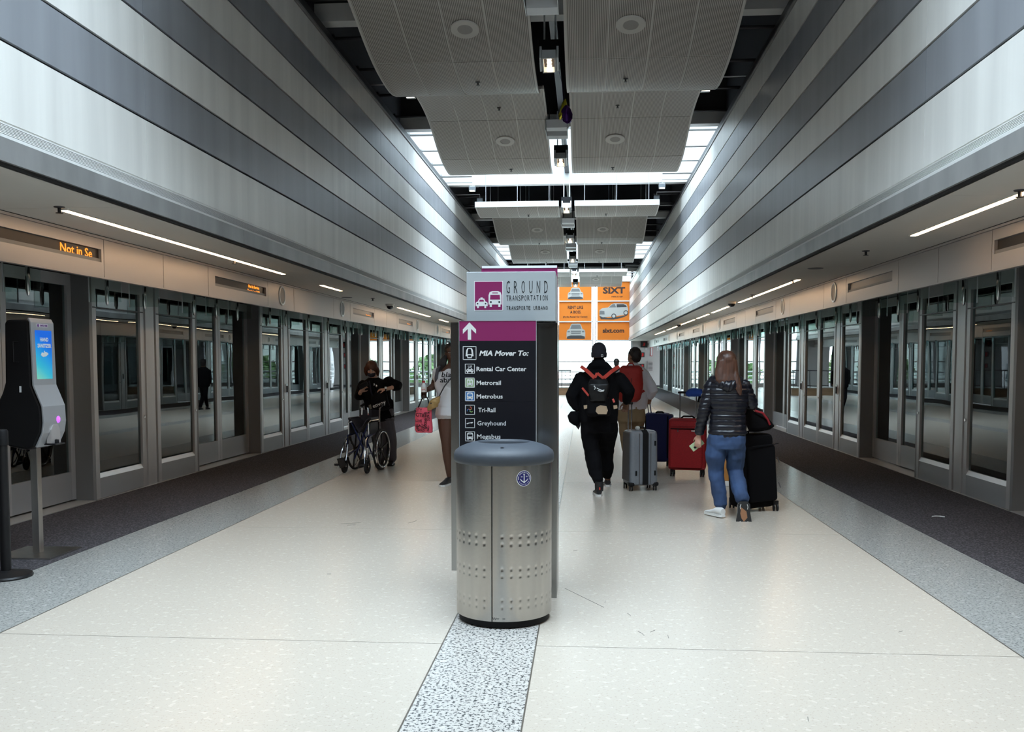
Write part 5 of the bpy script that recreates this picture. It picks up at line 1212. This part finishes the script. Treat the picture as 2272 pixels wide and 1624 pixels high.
skinned(g_,'top','cloth_white',T,.011,2,folds(.007,(8,8,9),8))
g_ = MB(); loft(g_,[(J(1007,893),.20,.15),(J(1007,910),.225,.17),(J(1007,922),.235,.175)],UPX,UPY); limb(g_,[J(990,912),J(989,925)],[.13,.13]); limb(g_,[J(1024,912),J(1025,925)],[.13,.13]); skinned(g_,'shorts','cloth_white',T,.011,2)
b = MB(); ell(b, L(0,-.025,.04), (.092,.098,.092), R_); skinned(b,'hair','hair_black',T,.009,1,folds(.008,(40,40,40)))
random.seed(3)
for k in range(7):
    x = 990-k*2.0; q = [J(996-k*.5,786,.06),J(x,800,.05),J(x-2-random.random()*4,815+k,-.05),J(x-1-random.random()*4,826+random.random()*8,-.09)]
    MB().tube(q,[.014,.015,.013,.007],7).obj('braid','hair_black',T,60)
face_parts(L,R_,T)
for t_, x, y in (('black',1004,826),('abroad',1008,838)):
    mb = text_mb(t_,.085,.001,.15 if t_ == 'black' else 0,.001,1.25); mb.xf(Matrix.Translation(J(x,y+6,-.205)) @ Matrix.Rotation(RD(90),4,'X')); mb.obj('shirt_print','badge_ink' if False else 'navy_print' if 'navy_print' in M else 'cloth_black2',T)
MB().tube([J(979,812,.02),J(974,822,-.10),J(972,838,-.13),J(971,855,-.05)],.022,8).obj('backpack_strap','cloth_grey',T)
shoe(J(996,1077,.10),(-.28,-1,0),'black_shoe','white_shoe',T); shoe(J(1022,1077,-.0),(.1,-1,0),'black_shoe','white_shoe',T)
BO = thing('soda_bottle','plastic bottle of dark soda with red cap held beside the white top','bottle',tuple(J(949,880,-.26)))
c_ = J(949,882,-.27); mat('cola',(.02,.008,.004),.1); mat('bottle_clear',(.7,.75,.75),.1); mat('cap_red',(.5,.02,.03),.4); mat('label_white',(.7,.66,.62),.5); mat('gold',(.42,.27,.10),.4,.3); mat('hot_pink',(.85,.10,.16),.6)
MB().lathe([(.030,0),(.036,.008),(.036,.05),(.033,.075)],tuple(c_),20).obj('bottle_base','cola',BO,40); MB().lathe([(.0365,.075),(.0365,.135)],tuple(c_),20).obj('bottle_label','label_white',BO,40)
MB().lathe([(.035,.135),(.034,.15),(.018,.185),(.014,.19)],tuple(c_),20).obj('bottle_neck','bottle_clear',BO,40); MB().lathe([(.017,.19),(.017,.212),(0,.213)],tuple(c_),16).obj('bottle_cap','cap_red',BO,40)
mb = MB().tube([(c_.x-.02,c_.y-.034,c_.z+.11),(c_.x-.005,c_.y-.038,c_.z+.10),(c_.x+.01,c_.y-.037,c_.z+.112),(c_.x+.025,c_.y-.031,c_.z+.098)],.003,5); mb.obj('label_script','cap_red',BO)
PU = thing('purse','small gold quilted purse on a chain strap','purse',tuple(J(972,908,-.25)))
g_ = MB(); Rb = Matrix.Rotation(RD(24),3,'Y').inverted(); loft(g_,[(J(974,881,-.26),.05,.025),(J(973,884,-.27),.075,.035),(J(970,896,-.28),.085,.04),(J(968,906,-.27),.07,.03)],Rb@UPX,UPY); skinned(g_,'purse_body','gold',PU,.009,2,folds(.004,(30,30,30)))
MB().tube([J(979,884,-.26),J(985,872,-.25),J(993,857,-.24),J(1002,845,-.22),J(1014,830,-.18),J(1022,815,-.08)],.008,8).obj('chain_strap','dark_metal',PU); MB().cbox(J(966,893,-.325),(.02,.008,.014)).obj('clasp','chrome',PU)
TB = thing('tote_bag','hot pink tote bag printed with black words','tote bag',tuple(J(947,958,-.2)))
g_ = MB(); loft(g_,[(J(948,903,-.24),.095,.035),(J(947,925,-.24),.105,.055),(J(947,948,-.24),.11,.065),(J(949,957,-.24),.10,.055)],UPX,UPY); skinned(g_,'tote_body','hot_pink',TB,.010,2,folds(.006,(9,9,9),6))
MB().tube([J(935,905,-.25),J(944,885,-.26),J(950,874,-.26)],.008,6).obj('handle','black',TB); MB().tube([J(962,905,-.25),J(957,885,-.24),J(951,874,-.25)],.008,6).obj('handle','black',TB)
random.seed(11)
for t_, x, y, sz, rt_ in (('CITY',938,908,.055,0),('CITIES',944,919,.06,-6),('LOVE',939,931,.04,0),('MIAMI',957,914,.032,5),('SUN',960,924,.05,90),('BEACH',942,941,.045,4),('OCEAN',954,934,.04,90),('PALM',951,946,.035,0),('GOLD',944,951,.04,-5),('PARTY',960,947,.03,80),('LIFE',936,947,.03,90)):
    mb = text_mb(t_,sz,.001,0,.001,.8); mb.xf(Matrix.Translation(J(x,y,-.318)) @ Matrix.Rotation(RD(90),4,'X') @ Matrix.Rotation(RD(rt_),4,'Z')); mb.obj('tote_print','black',TB)
# ================================================================== LUGGAGE
mat('shell_silver',(.26,.28,.31),.33,.35,noise_=(40,.05,2)); mat('shell_side',(.12,.115,.12),.5,.1); mat('red_case',(.40,.012,.018),.65,noise_=(60,.15,2)); mat('blue_case',(.010,.022,.13),.7); mat('black_case',(.004,.004,.005),.9,spec=.12)
mat('blue_cap',(.02,.08,.42),.8); mat('orange_bag',(.50,.22,.05),.6); mat('red_trim',(.35,.02,.03),.6)
def rbox(c, d, r_=.03, rot=0, taper=0.0, n=6):
    """upright box with rounded vertical edges and softened top/bottom"""
    mb = MB(); R_ = Matrix.Rotation(rot,3,'Z'); c = Vector(c); rg = []
    hs = [(-.5,-r_*.6),(-.5+.3*r_/d[2],-r_*.15),(-.5+r_/d[2],0),(0,0),(.5-r_/d[2],0),(.5-.3*r_/d[2],-r_*.15),(.5,-r_*.6)]
    for hz, ins in hs:
        ring = []; tp = 1-taper*(hz+.5)
        w_, e = d[0]/2*tp+ins, d[1]/2*tp+ins
        for qx, qy, a0 in ((1,1,0),(-1,1,90),(-1,-1,180),(1,-1,270)):
            for k in range(n+1):
                a = RD(a0+90*k/n); ring.append(c+R_@Vector((qx*(w_-r_)+cos(a)*r_, qy*(e-r_)+sin(a)*r_, hz*d[2])))
        rg.append(ring)
    return mb.rings(rg)
def caster(x, y, par, s_=1.0, double=True):
    MB().box(x-.018*s_,x+.018*s_,y-.02,y+.02,.045*s_,.075*s_).obj('wheel_fork','black_satin',par)
    for dx in ((-.012,.012) if double else (0,)): MB().lathe([(.0,-.008),(.026*s_,-.008),(.028*s_,-.004),(.028*s_,.004),(.026*s_,.008),(0,.008)],(x+dx*s_,y,.028*s_),18,'x').obj('wheel','black_satin',par,40)
# silver hard suitcase
a_ = RD(14)
SC_ = thing('suitcase','silver hard-shell suitcase with black centre band, pulled by the hooded person','suitcase',(1.20,11.42,0),'suitcases on the right')
c0 = Vector((1.20,11.48,0)); Ra = Matrix.Rotation(a_,3,'Z'); Q_ = lambda x,y,z: c0+Ra@Vector((x,y,z))
rbox(Q_(0,0,.40),(.36,.34,.66),.05,a_,.04).obj('shell_body','shell_silver',SC_,40)
MB().add([Q_(-.183,-.15,.12),Q_(-.183,.15,.12),Q_(-.176,.14,.70),Q_(-.176,-.14,.70),Q_(-.18,-.15,.12),Q_(-.18,.15,.12)],[(0,1,2,3)]).obj('side_panel','shell_side',SC_)
MB().rings([[Q_(x,y,z) for x,y in ((-.02,-.178),(.05,-.178),(.05,-.165),(-.02,-.165))] for z in (.08,.40,.70)]+[[Q_(x,y,.74) for x,y in ((-.03,-.13),(.04,-.13),(.04,-.12),(-.03,-.12))]]).obj('centre_band','black',SC_)
for x in (-.06,.08): MB().rings([[Q_(x+dx,y,z) for dx,y in ((-.004,-.176),(.004,-.176),(.004,-.168),(-.004,-.168))] for z in (.09,.70)]).obj('rib_line','shell_side',SC_)
for x, z in ((.135,.58),(.135,.22),(-.10,.22)): rbox(Q_(x,-.172,z),(.022,.014,.06),.006,a_).obj('rubber_foot','black',SC_,40)
for x in (-.15,.15):
    rbox(Q_(x,-.12,.085),(.075,.10,.05),.02,a_).obj('corner_guard','black_satin',SC_,40)
    for y in (-.12,.12): p_ = Q_(x,y,0); caster(p_.x,p_.y,SC_,1.15)
for dx in (-.145,-.105): MB().tube([Q_(dx,.02,.72),Q_(dx,.02,1.045)],.009,10).obj('handle_tube','chrome',SC_,40)
MB().bar(Q_(-.16,.02,1.055),Q_(-.09,.02,1.055),.035,.028).obj('handle_grip','black_satin',SC_,0,.008)
MB().tube([Q_(-.06,0,.73),Q_(-.04,0,.765),Q_(.04,0,.765),Q_(.06,0,.73)],.011,8).obj('carry_handle','black_satin',SC_,40)
ell(MB(),Q_(-.05,-.05,.755),(.03,.02,.028)).obj('luggage_tag','white_shoe',SC_,60)
# blue soft suitcase
a_ = RD(-8)
BS = thing('suitcase','dark blue fabric suitcase behind the silver one','suitcase',(1.60,14.2,0),'suitcases on the right')
c0 = Vector((1.655,14.2,0)); Ra = Matrix.Rotation(a_,3,'Z'); Q_ = lambda x,y,z: c0+Ra@Vector((x,y,z))
rbox(Q_(-.04,0,.43),(.36,.34,.72),.045,a_).obj('case_body','blue_case',BS,40); rbox(Q_(.16,-.01,.44),(.07,.30,.66),.03,a_).obj('front_pocket','blue_case',BS,40)
MB().tube([Q_(-.2,-.155,.13),Q_(-.21,-.165,.42),Q_(-.20,-.155,.75)],.008,6).obj('piping','cloth_black2',BS,40); MB().tube([Q_(.12,-.16,.13),Q_(.12,-.17,.42),Q_(.12,-.16,.75)],.008,6).obj('piping','cloth_black2',BS,40)
for x, y in ((-.15,-.12),(.13,-.12),(.13,.12),(-.15,.12)): p_ = Q_(x,y,0); caster(p_.x,p_.y,BS,1.3)
for dx in (-.17,-.13): MB().tube([Q_(dx,.0,.78),Q_(dx-.01,-.35,1.02)],.009,10).obj('handle_tube','chrome',BS,40)
MB().bar(Q_(-.19,-.36,1.03),Q_(-.12,-.36,1.03),.03,.028).obj('handle_grip','black_satin',BS)
MB().tube([Q_(-.06,-.08,.79),Q_(-.04,-.08,.81),Q_(.04,-.08,.81),Q_(.06,-.08,.79)],.012,8).obj('carry_handle','cloth_black2',BS,40)
# red suitcase
a_ = RD(-10)
RS = thing('suitcase','large red fabric suitcase with raised handle','suitcase',(1.93,12.85,0),'suitcases on the right')
c0 = Vector((1.93,12.92,0)); Ra = Matrix.Rotation(a_,3,'Z'); Q_ = lambda x,y,z: c0+Ra@Vector((x,y,z))
rbox(Q_(0,0,.44),(.50,.30,.70),.05,a_).obj('case_body','red_case',RS,40); rbox(Q_(-.01,-.155,.40),(.44,.06,.56),.03,a_).obj('front_pocket','red_case',RS,40)
MB().bar(Q_(-.22,-.188,.655),Q_(.22,-.188,.655),.006,.014).obj('zip','cloth_black2',RS); MB().bar(Q_(-.12,-.192,.65),Q_(-.12,-.192,.61),.012,.006,(0,1,0)).obj('zip_pull','chrome',RS); MB().bar(Q_(.06,-.19,.63),Q_(.14,-.19,.63),.012,.006,(0,1,0)).obj('name_plate','chrome',RS)
for z in (.12,.76): MB().tube([Q_(-.245,-.14,z),Q_(0,-.155,z+(.012 if z > .5 else -.012)),Q_(.245,-.14,z)],.008,6).obj('piping','red_trim',RS,40)
for x, y in ((-.20,-.11),(.20,-.11),(.20,.11),(-.20,.11)): p_ = Q_(x,y,0); caster(p_.x,p_.y,RS,1.35)
MB().tube([Q_(-.11,.02,.79),Q_(-.11,.02,1.13)],.010,10).obj('handle_tube','chrome',RS,40); MB().tube([Q_(.11,.02,.79),Q_(.11,.02,1.13)],.010,10).obj('handle_tube','chrome',RS,40)
MB().bar(Q_(-.14,.02,1.14),Q_(.13,.02,1.14),.035,.03).obj('handle_grip','black_satin',RS,0,.01)
MB().tube([Q_(-.09,0,.79),Q_(-.06,0,.815),Q_(.06,0,.815),Q_(.09,0,.79)],.012,8).obj('carry_handle','cloth_black2',RS,40)
for x in (-.16,.13): MB().bar(Q_(x-.03,-.04,.795),Q_(x+.03,-.04,.795),.03,.012).obj('top_tag','white_shoe',RS)
BC = thing('baseball_cap','bright blue cap hooked over the red suitcase handle','cap',tuple(Q_(.10,-.02,1.13)))
g_ = MB(); loft(g_,[(Q_(.09,-.02,1.09),.115,.09),(Q_(.09,-.02,1.13),.125,.10),(Q_(.09,-.02,1.18),.10,.08),(Q_(.09,-.02,1.20),.04,.03)],UPX,UPY); skinned(g_,'cap_crown','blue_cap',BC,.010,2,folds(.008,(16,16,16)))
MB().bar(Q_(.17,-.06,1.09),Q_(.15,-.07,1.01),.05,.012,(0,1,0)).obj('cap_strap','cloth_black2',BC)
# black suitcase with backpack on top
a_ = RD(18)
KS = thing('suitcase','tall black fabric suitcase wheeled beside the person in jeans','suitcase',(2.30,9.95,0),'suitcases on the right')
c0 = Vector((2.30,10.0,0)); Ra = Matrix.Rotation(a_,3,'Z') @ Matrix.Rotation(RD(-4),3,'Y'); Q_ = lambda x,y,z: c0+Ra@Vector((x,y,z))
mb = rbox((0,0,.42),(.40,.32,.76),.05,0); mb.xf(Matrix.Translation(c0) @ Ra.to_4x4()); mb.obj('case_body','black_case',KS,40)
mb = rbox((.03,-.17,.40),(.32,.07,.58),.03,0); mb.xf(Matrix.Translation(c0) @ Ra.to_4x4()); mb.obj('front_pocket','black_case',KS,40)
for z in (.56,.30): MB().bar(Q_(.20,-.20,z),Q_(.215,-.21,z-.06),.014,.008,(0,1,0)).obj('zip_pull','chrome',KS)
MB().bar(Q_(-.10,-.235,.70),Q_(.22,-.20,.70),.006,.01).obj('zip','black_gloss',KS)
for x, y in ((-.17,-.15),(.18,-.15),(.18,.15),(-.17,.15)): p_ = Q_(x,y,0); caster(p_.x,p_.y,KS,1.5)
for dx in (-.08,.08): MB().tube([Q_(dx,.17,.78),Q_(dx,.17,1.12)],.010,8).obj('handle_tube','chrome',KS,40)
MB().bar(Q_(-.10,.17,1.13),Q_(.10,.17,1.13),.035,.03).obj('handle_grip','black_satin',KS)
RB = thing('backpack','black backpack with a red zip riding on the tall black suitcase','backpack',tuple(Q_(-.02,0,.80)))
g_ = MB(); ax = (Ra@Vector((1,0,0))); ay = (Ra@Vector((0,1,0)))
loft(g_,[(Q_(.02,0,.835),.20,.13),(Q_(.03,-.02,.87),.235,.16),(Q_(-.01,-.02,.96),.21,.17),(Q_(-.07,-.01,1.06),.17,.15),(Q_(-.12,0,1.14),.11,.11),(Q_(-.14,0,1.18),.06,.06)],ax,ay); skinned(g_,'bag_body','cloth_black',RB,.012,3,folds(.008,(9,9,9),9))
MB().tube([Q_(-.02,-.19,1.06),Q_(.06,-.20,1.03),Q_(.12,-.185,.96),Q_(.15,-.17,.90)],.012,8).obj('red_zip','red_trim',RB,40)
MB().bar(Q_(-.12,-.17,.90),Q_(-.11,-.18,.86),.02,.01,(0,1,0)).obj('tag_label','white_shoe',RB)
MB().tube([Q_(-.17,-.08,1.14),Q_(-.20,-.02,1.20),Q_(-.14,.04,1.19)],.014,8).obj('grab_handle','cloth_black2',RB)
# orange bag on the floor beyond
OB = thing('shopping_bag','small orange and white bag on the floor beyond the person in jeans','bag',(2.33,11.9,0))
rbox((2.32,11.9,.20),(.20,.14,.26),.02).obj('bag_body','orange_bag',OB,40); rbox((2.32,11.9,.035),(.23,.17,.07),.02).obj('bag_base','white_shoe',OB,40)
# ================================================================== FOLDED WHEELCHAIR
mat('tyre',(.012,.012,.013),.7); mat('navy_frame',(.012,.02,.085),.35,.3); mat('chair_vinyl',(.018,.019,.03),.45)
WX, WY = -2.62, 13.2
WC = thing('wheelchair','folded wheelchair with black seat and chrome fittings','wheelchair',(WX,WY,0))
aw = RD(-9)   # chair faces the viewer, a little to the left
Rw = Matrix.Rotation(aw,3,'Z'); W_ = lambda x,y,z: Vector((WX,WY,0))+Rw@Vector((x,-y,z))   # x across, y forward (towards viewer)
RwM = Matrix.Translation((WX,WY,0)) @ Rw.to_4x4()
def wheel(x, y, r_, wd, spokes, par, nm, hub=.03):
    g_ = Matrix.Translation(W_(x,y,r_)) @ Rw.to_4x4()
    mb = MB(); N = 40
    rg = []
    for j in range(N):
        a = 2*pi*j/N; rg.append([((wd*cos(b)*.5), cos(a)*(r_-wd*.45+sin(b)*wd*.45), sin(a)*(r_-wd*.45+sin(b)*wd*.45)) for b in [2*pi*k/8 for k in range(8)]])
    o = len(mb.v)
    for r__ in rg: mb.v += r__
    for i in range(N):
        for j in range(8): mb.f.append((i*8+j, i*8+(j+1)%8, ((i+1)%N)*8+(j+1)%8, ((i+1)%N)*8+j))
    t_ = mb.xf(g_).obj(nm,'tyre',par,50)
    MB().lathe([(r_-wd*.9,-wd*.35),(r_-wd*.75,-wd*.35),(r_-wd*.75,wd*.35),(r_-wd*.9,wd*.35),(r_-wd*.9,-wd*.35)],(0,0,0),40,'x',False).xf(g_).obj('rim','black_satin' if spokes else 'tyre',t_,40)
    for k in range(spokes):
        a = 2*pi*k/spokes+.3; MB().bar((0,cos(a)*hub,sin(a)*hub),(0,cos(a)*(r_-wd*.85),sin(a)*(r_-wd*.85)),.028,.014,(1,0,0)).xf(g_).obj('spoke','black_satin',t_)
    MB().lathe([(hub,-wd*.5),(hub,wd*.5)],(0,0,0),16,'x').xf(g_).obj('hub','black_satin',t_,40); MB().lathe([(hub*.4,-wd*.62),(hub*.4,wd*.62)],(0,0,0),12,'x').xf(g_).obj('hub_cap','chrome',t_,40)
    if not spokes: MB().lathe([(r_*.72,-wd*.2),(r_*.72,wd*.2)],(0,0,0),24,'x').xf(g_).obj('wheel_disc','tyre',t_,40)
    return t_
for s_ in (-1,1):
    x = s_*.15
    wheel(s_*.20,-.12,.30,.032,6,WC,'rear_wheel',.035)
    mb = MB(); N = 36; g_ = Matrix.Translation(W_(s_*.235,-.12,.30)) @ Rw.to_4x4()
    mb.tube([(0,cos(2*pi*j/N)*.255,sin(2*pi*j/N)*.255) for j in range(N+1)],.008,7,False).xf(g_).obj('hand_rim','chrome',WC,60)
    wheel(s_*.17,.33,.10,.038,0,WC,'front_caster',.03)
    MB().tube([W_(x,.33,.10),W_(s_*.195,.31,.17),W_(s_*.16,.28,.25)],.014,8).obj('caster_fork','black_satin',WC,40)
    MB().tube([W_(x,.28,.22),W_(x,.28,.34)],.018,10).obj('caster_stem','chrome',WC,40)
    MB().tube([W_(x,.28,.26),W_(x,-.15,.30),W_(x,-.18,.32)],.012,8).obj('lower_rail','navy_frame',WC,40)
    MB().tube([W_(x,.28,.34),W_(x,.26,.52),W_(x,-.15,.54)],.012,8).obj('seat_rail','navy_frame',WC,40)
    MB().tube([W_(x,-.18,.22),W_(x,-.19,.60),W_(x,-.21,.88),W_(x,-.30,.93)],.013,8).obj('back_post','chrome',WC,40)
    MB().tube([W_(x,-.25,.915),W_(x,-.36,.94)],.019,8).obj('push_grip','black_satin',WC,40)
    MB().tube([W_(x,.22,.54),W_(x,.22,.70),W_(x,.18,.73),W_(x,-.16,.73),W_(x,-.18,.70)],.012,8).obj('arm_frame','chrome',WC,40)
    MB().cbox(W_(x,.04,.755),(.05,.30,.035),Rw).obj('arm_pad','chair_vinyl',WC,0,.01)
    MB().cbox(W_(x*1.02,.03,.62),(.008,.30,.16),Rw).obj('side_guard','chair_vinyl',WC)
    # leg rest and folded footplate
    MB().tube([W_(x,.27,.50),W_(x,.33,.47),W_(s_*.175,.42,.30),W_(s_*.185,.47,.15)],.010,8).obj('leg_rest','chrome',WC,40)
    MB().tube([W_(s_*.13,.30,.40),W_(s_*.12,.40,.18)],.009,8).obj('leg_brace','chrome',WC,40)
    MB().cbox(W_(s_*.15,.48,.16),(.012,.20,.14),Rw @ Matrix.Rotation(RD(s_*18),3,'Y')).obj('foot_plate','black_satin',WC,0,.006)
    MB().cbox(W_(s_*.19,.55,.14),(.06,.05,.03),Rw).obj('heel_cup','tyre',WC,0,.008)
    MB().lathe([(.022,-.012),(.022,.012)],tuple(W_(x,.28,.345)),14).obj('stem_cap','chrome',WC,40)
    MB().cbox(W_(s_*.165,.10,.45),(.014,.03,.12),Rw @ Matrix.Rotation(RD(25),3,'X')).obj('brake_lever','black_satin',WC)
for s_ in (-1,1):
    MB().tube([W_(s_*.13,.16,.70),W_(0,.15,.42),W_(-s_*.10,.14,.18)],.012,8).obj('cross_brace','navy_frame',WC,40)
    MB().tube([W_(s_*.13,-.08,.70),W_(0,-.08,.42),W_(-s_*.10,-.08,.18)],.012,8).obj('cross_brace','navy_frame',WC,40)
MB().rings([[W_(x,y,z) for x,z in ((-.145,.76),(-.09,.70),(-.03,.60),(0,.56),(.03,.60),(.09,.70),(.145,.76),(.15,.775),(.10,.74),(.045,.65),(0,.62),(-.045,.65),(-.10,.74),(-.15,.775))] for y in (.20,.05,-.14)]).obj('folded_seat','chair_vinyl',WC,50)
MB().rings([[W_(x,y,z) for x,y in ((-.145,-.20),(-.07,-.25),(0,-.29),(.07,-.25),(.145,-.20),(.145,-.19),(.07,-.235),(0,-.27),(-.07,-.235),(-.145,-.19))] for z in (.56,.70,.86)]).obj('folded_back','chair_vinyl',WC,50)
for s_ in (-1,1): MB().tube([W_(s_*.05,-.02,.80),W_(s_*.045,-.02,.90),W_(s_*.03,-.02,.905)],.013,8).obj('latch_bar','chrome',WC,40)
for s_ in (-1,1): MB().lathe([(.014,0),(0,.012)],tuple(W_(s_*.05,.20,.62)),10).obj('bolt_cap','chrome',WC,40)
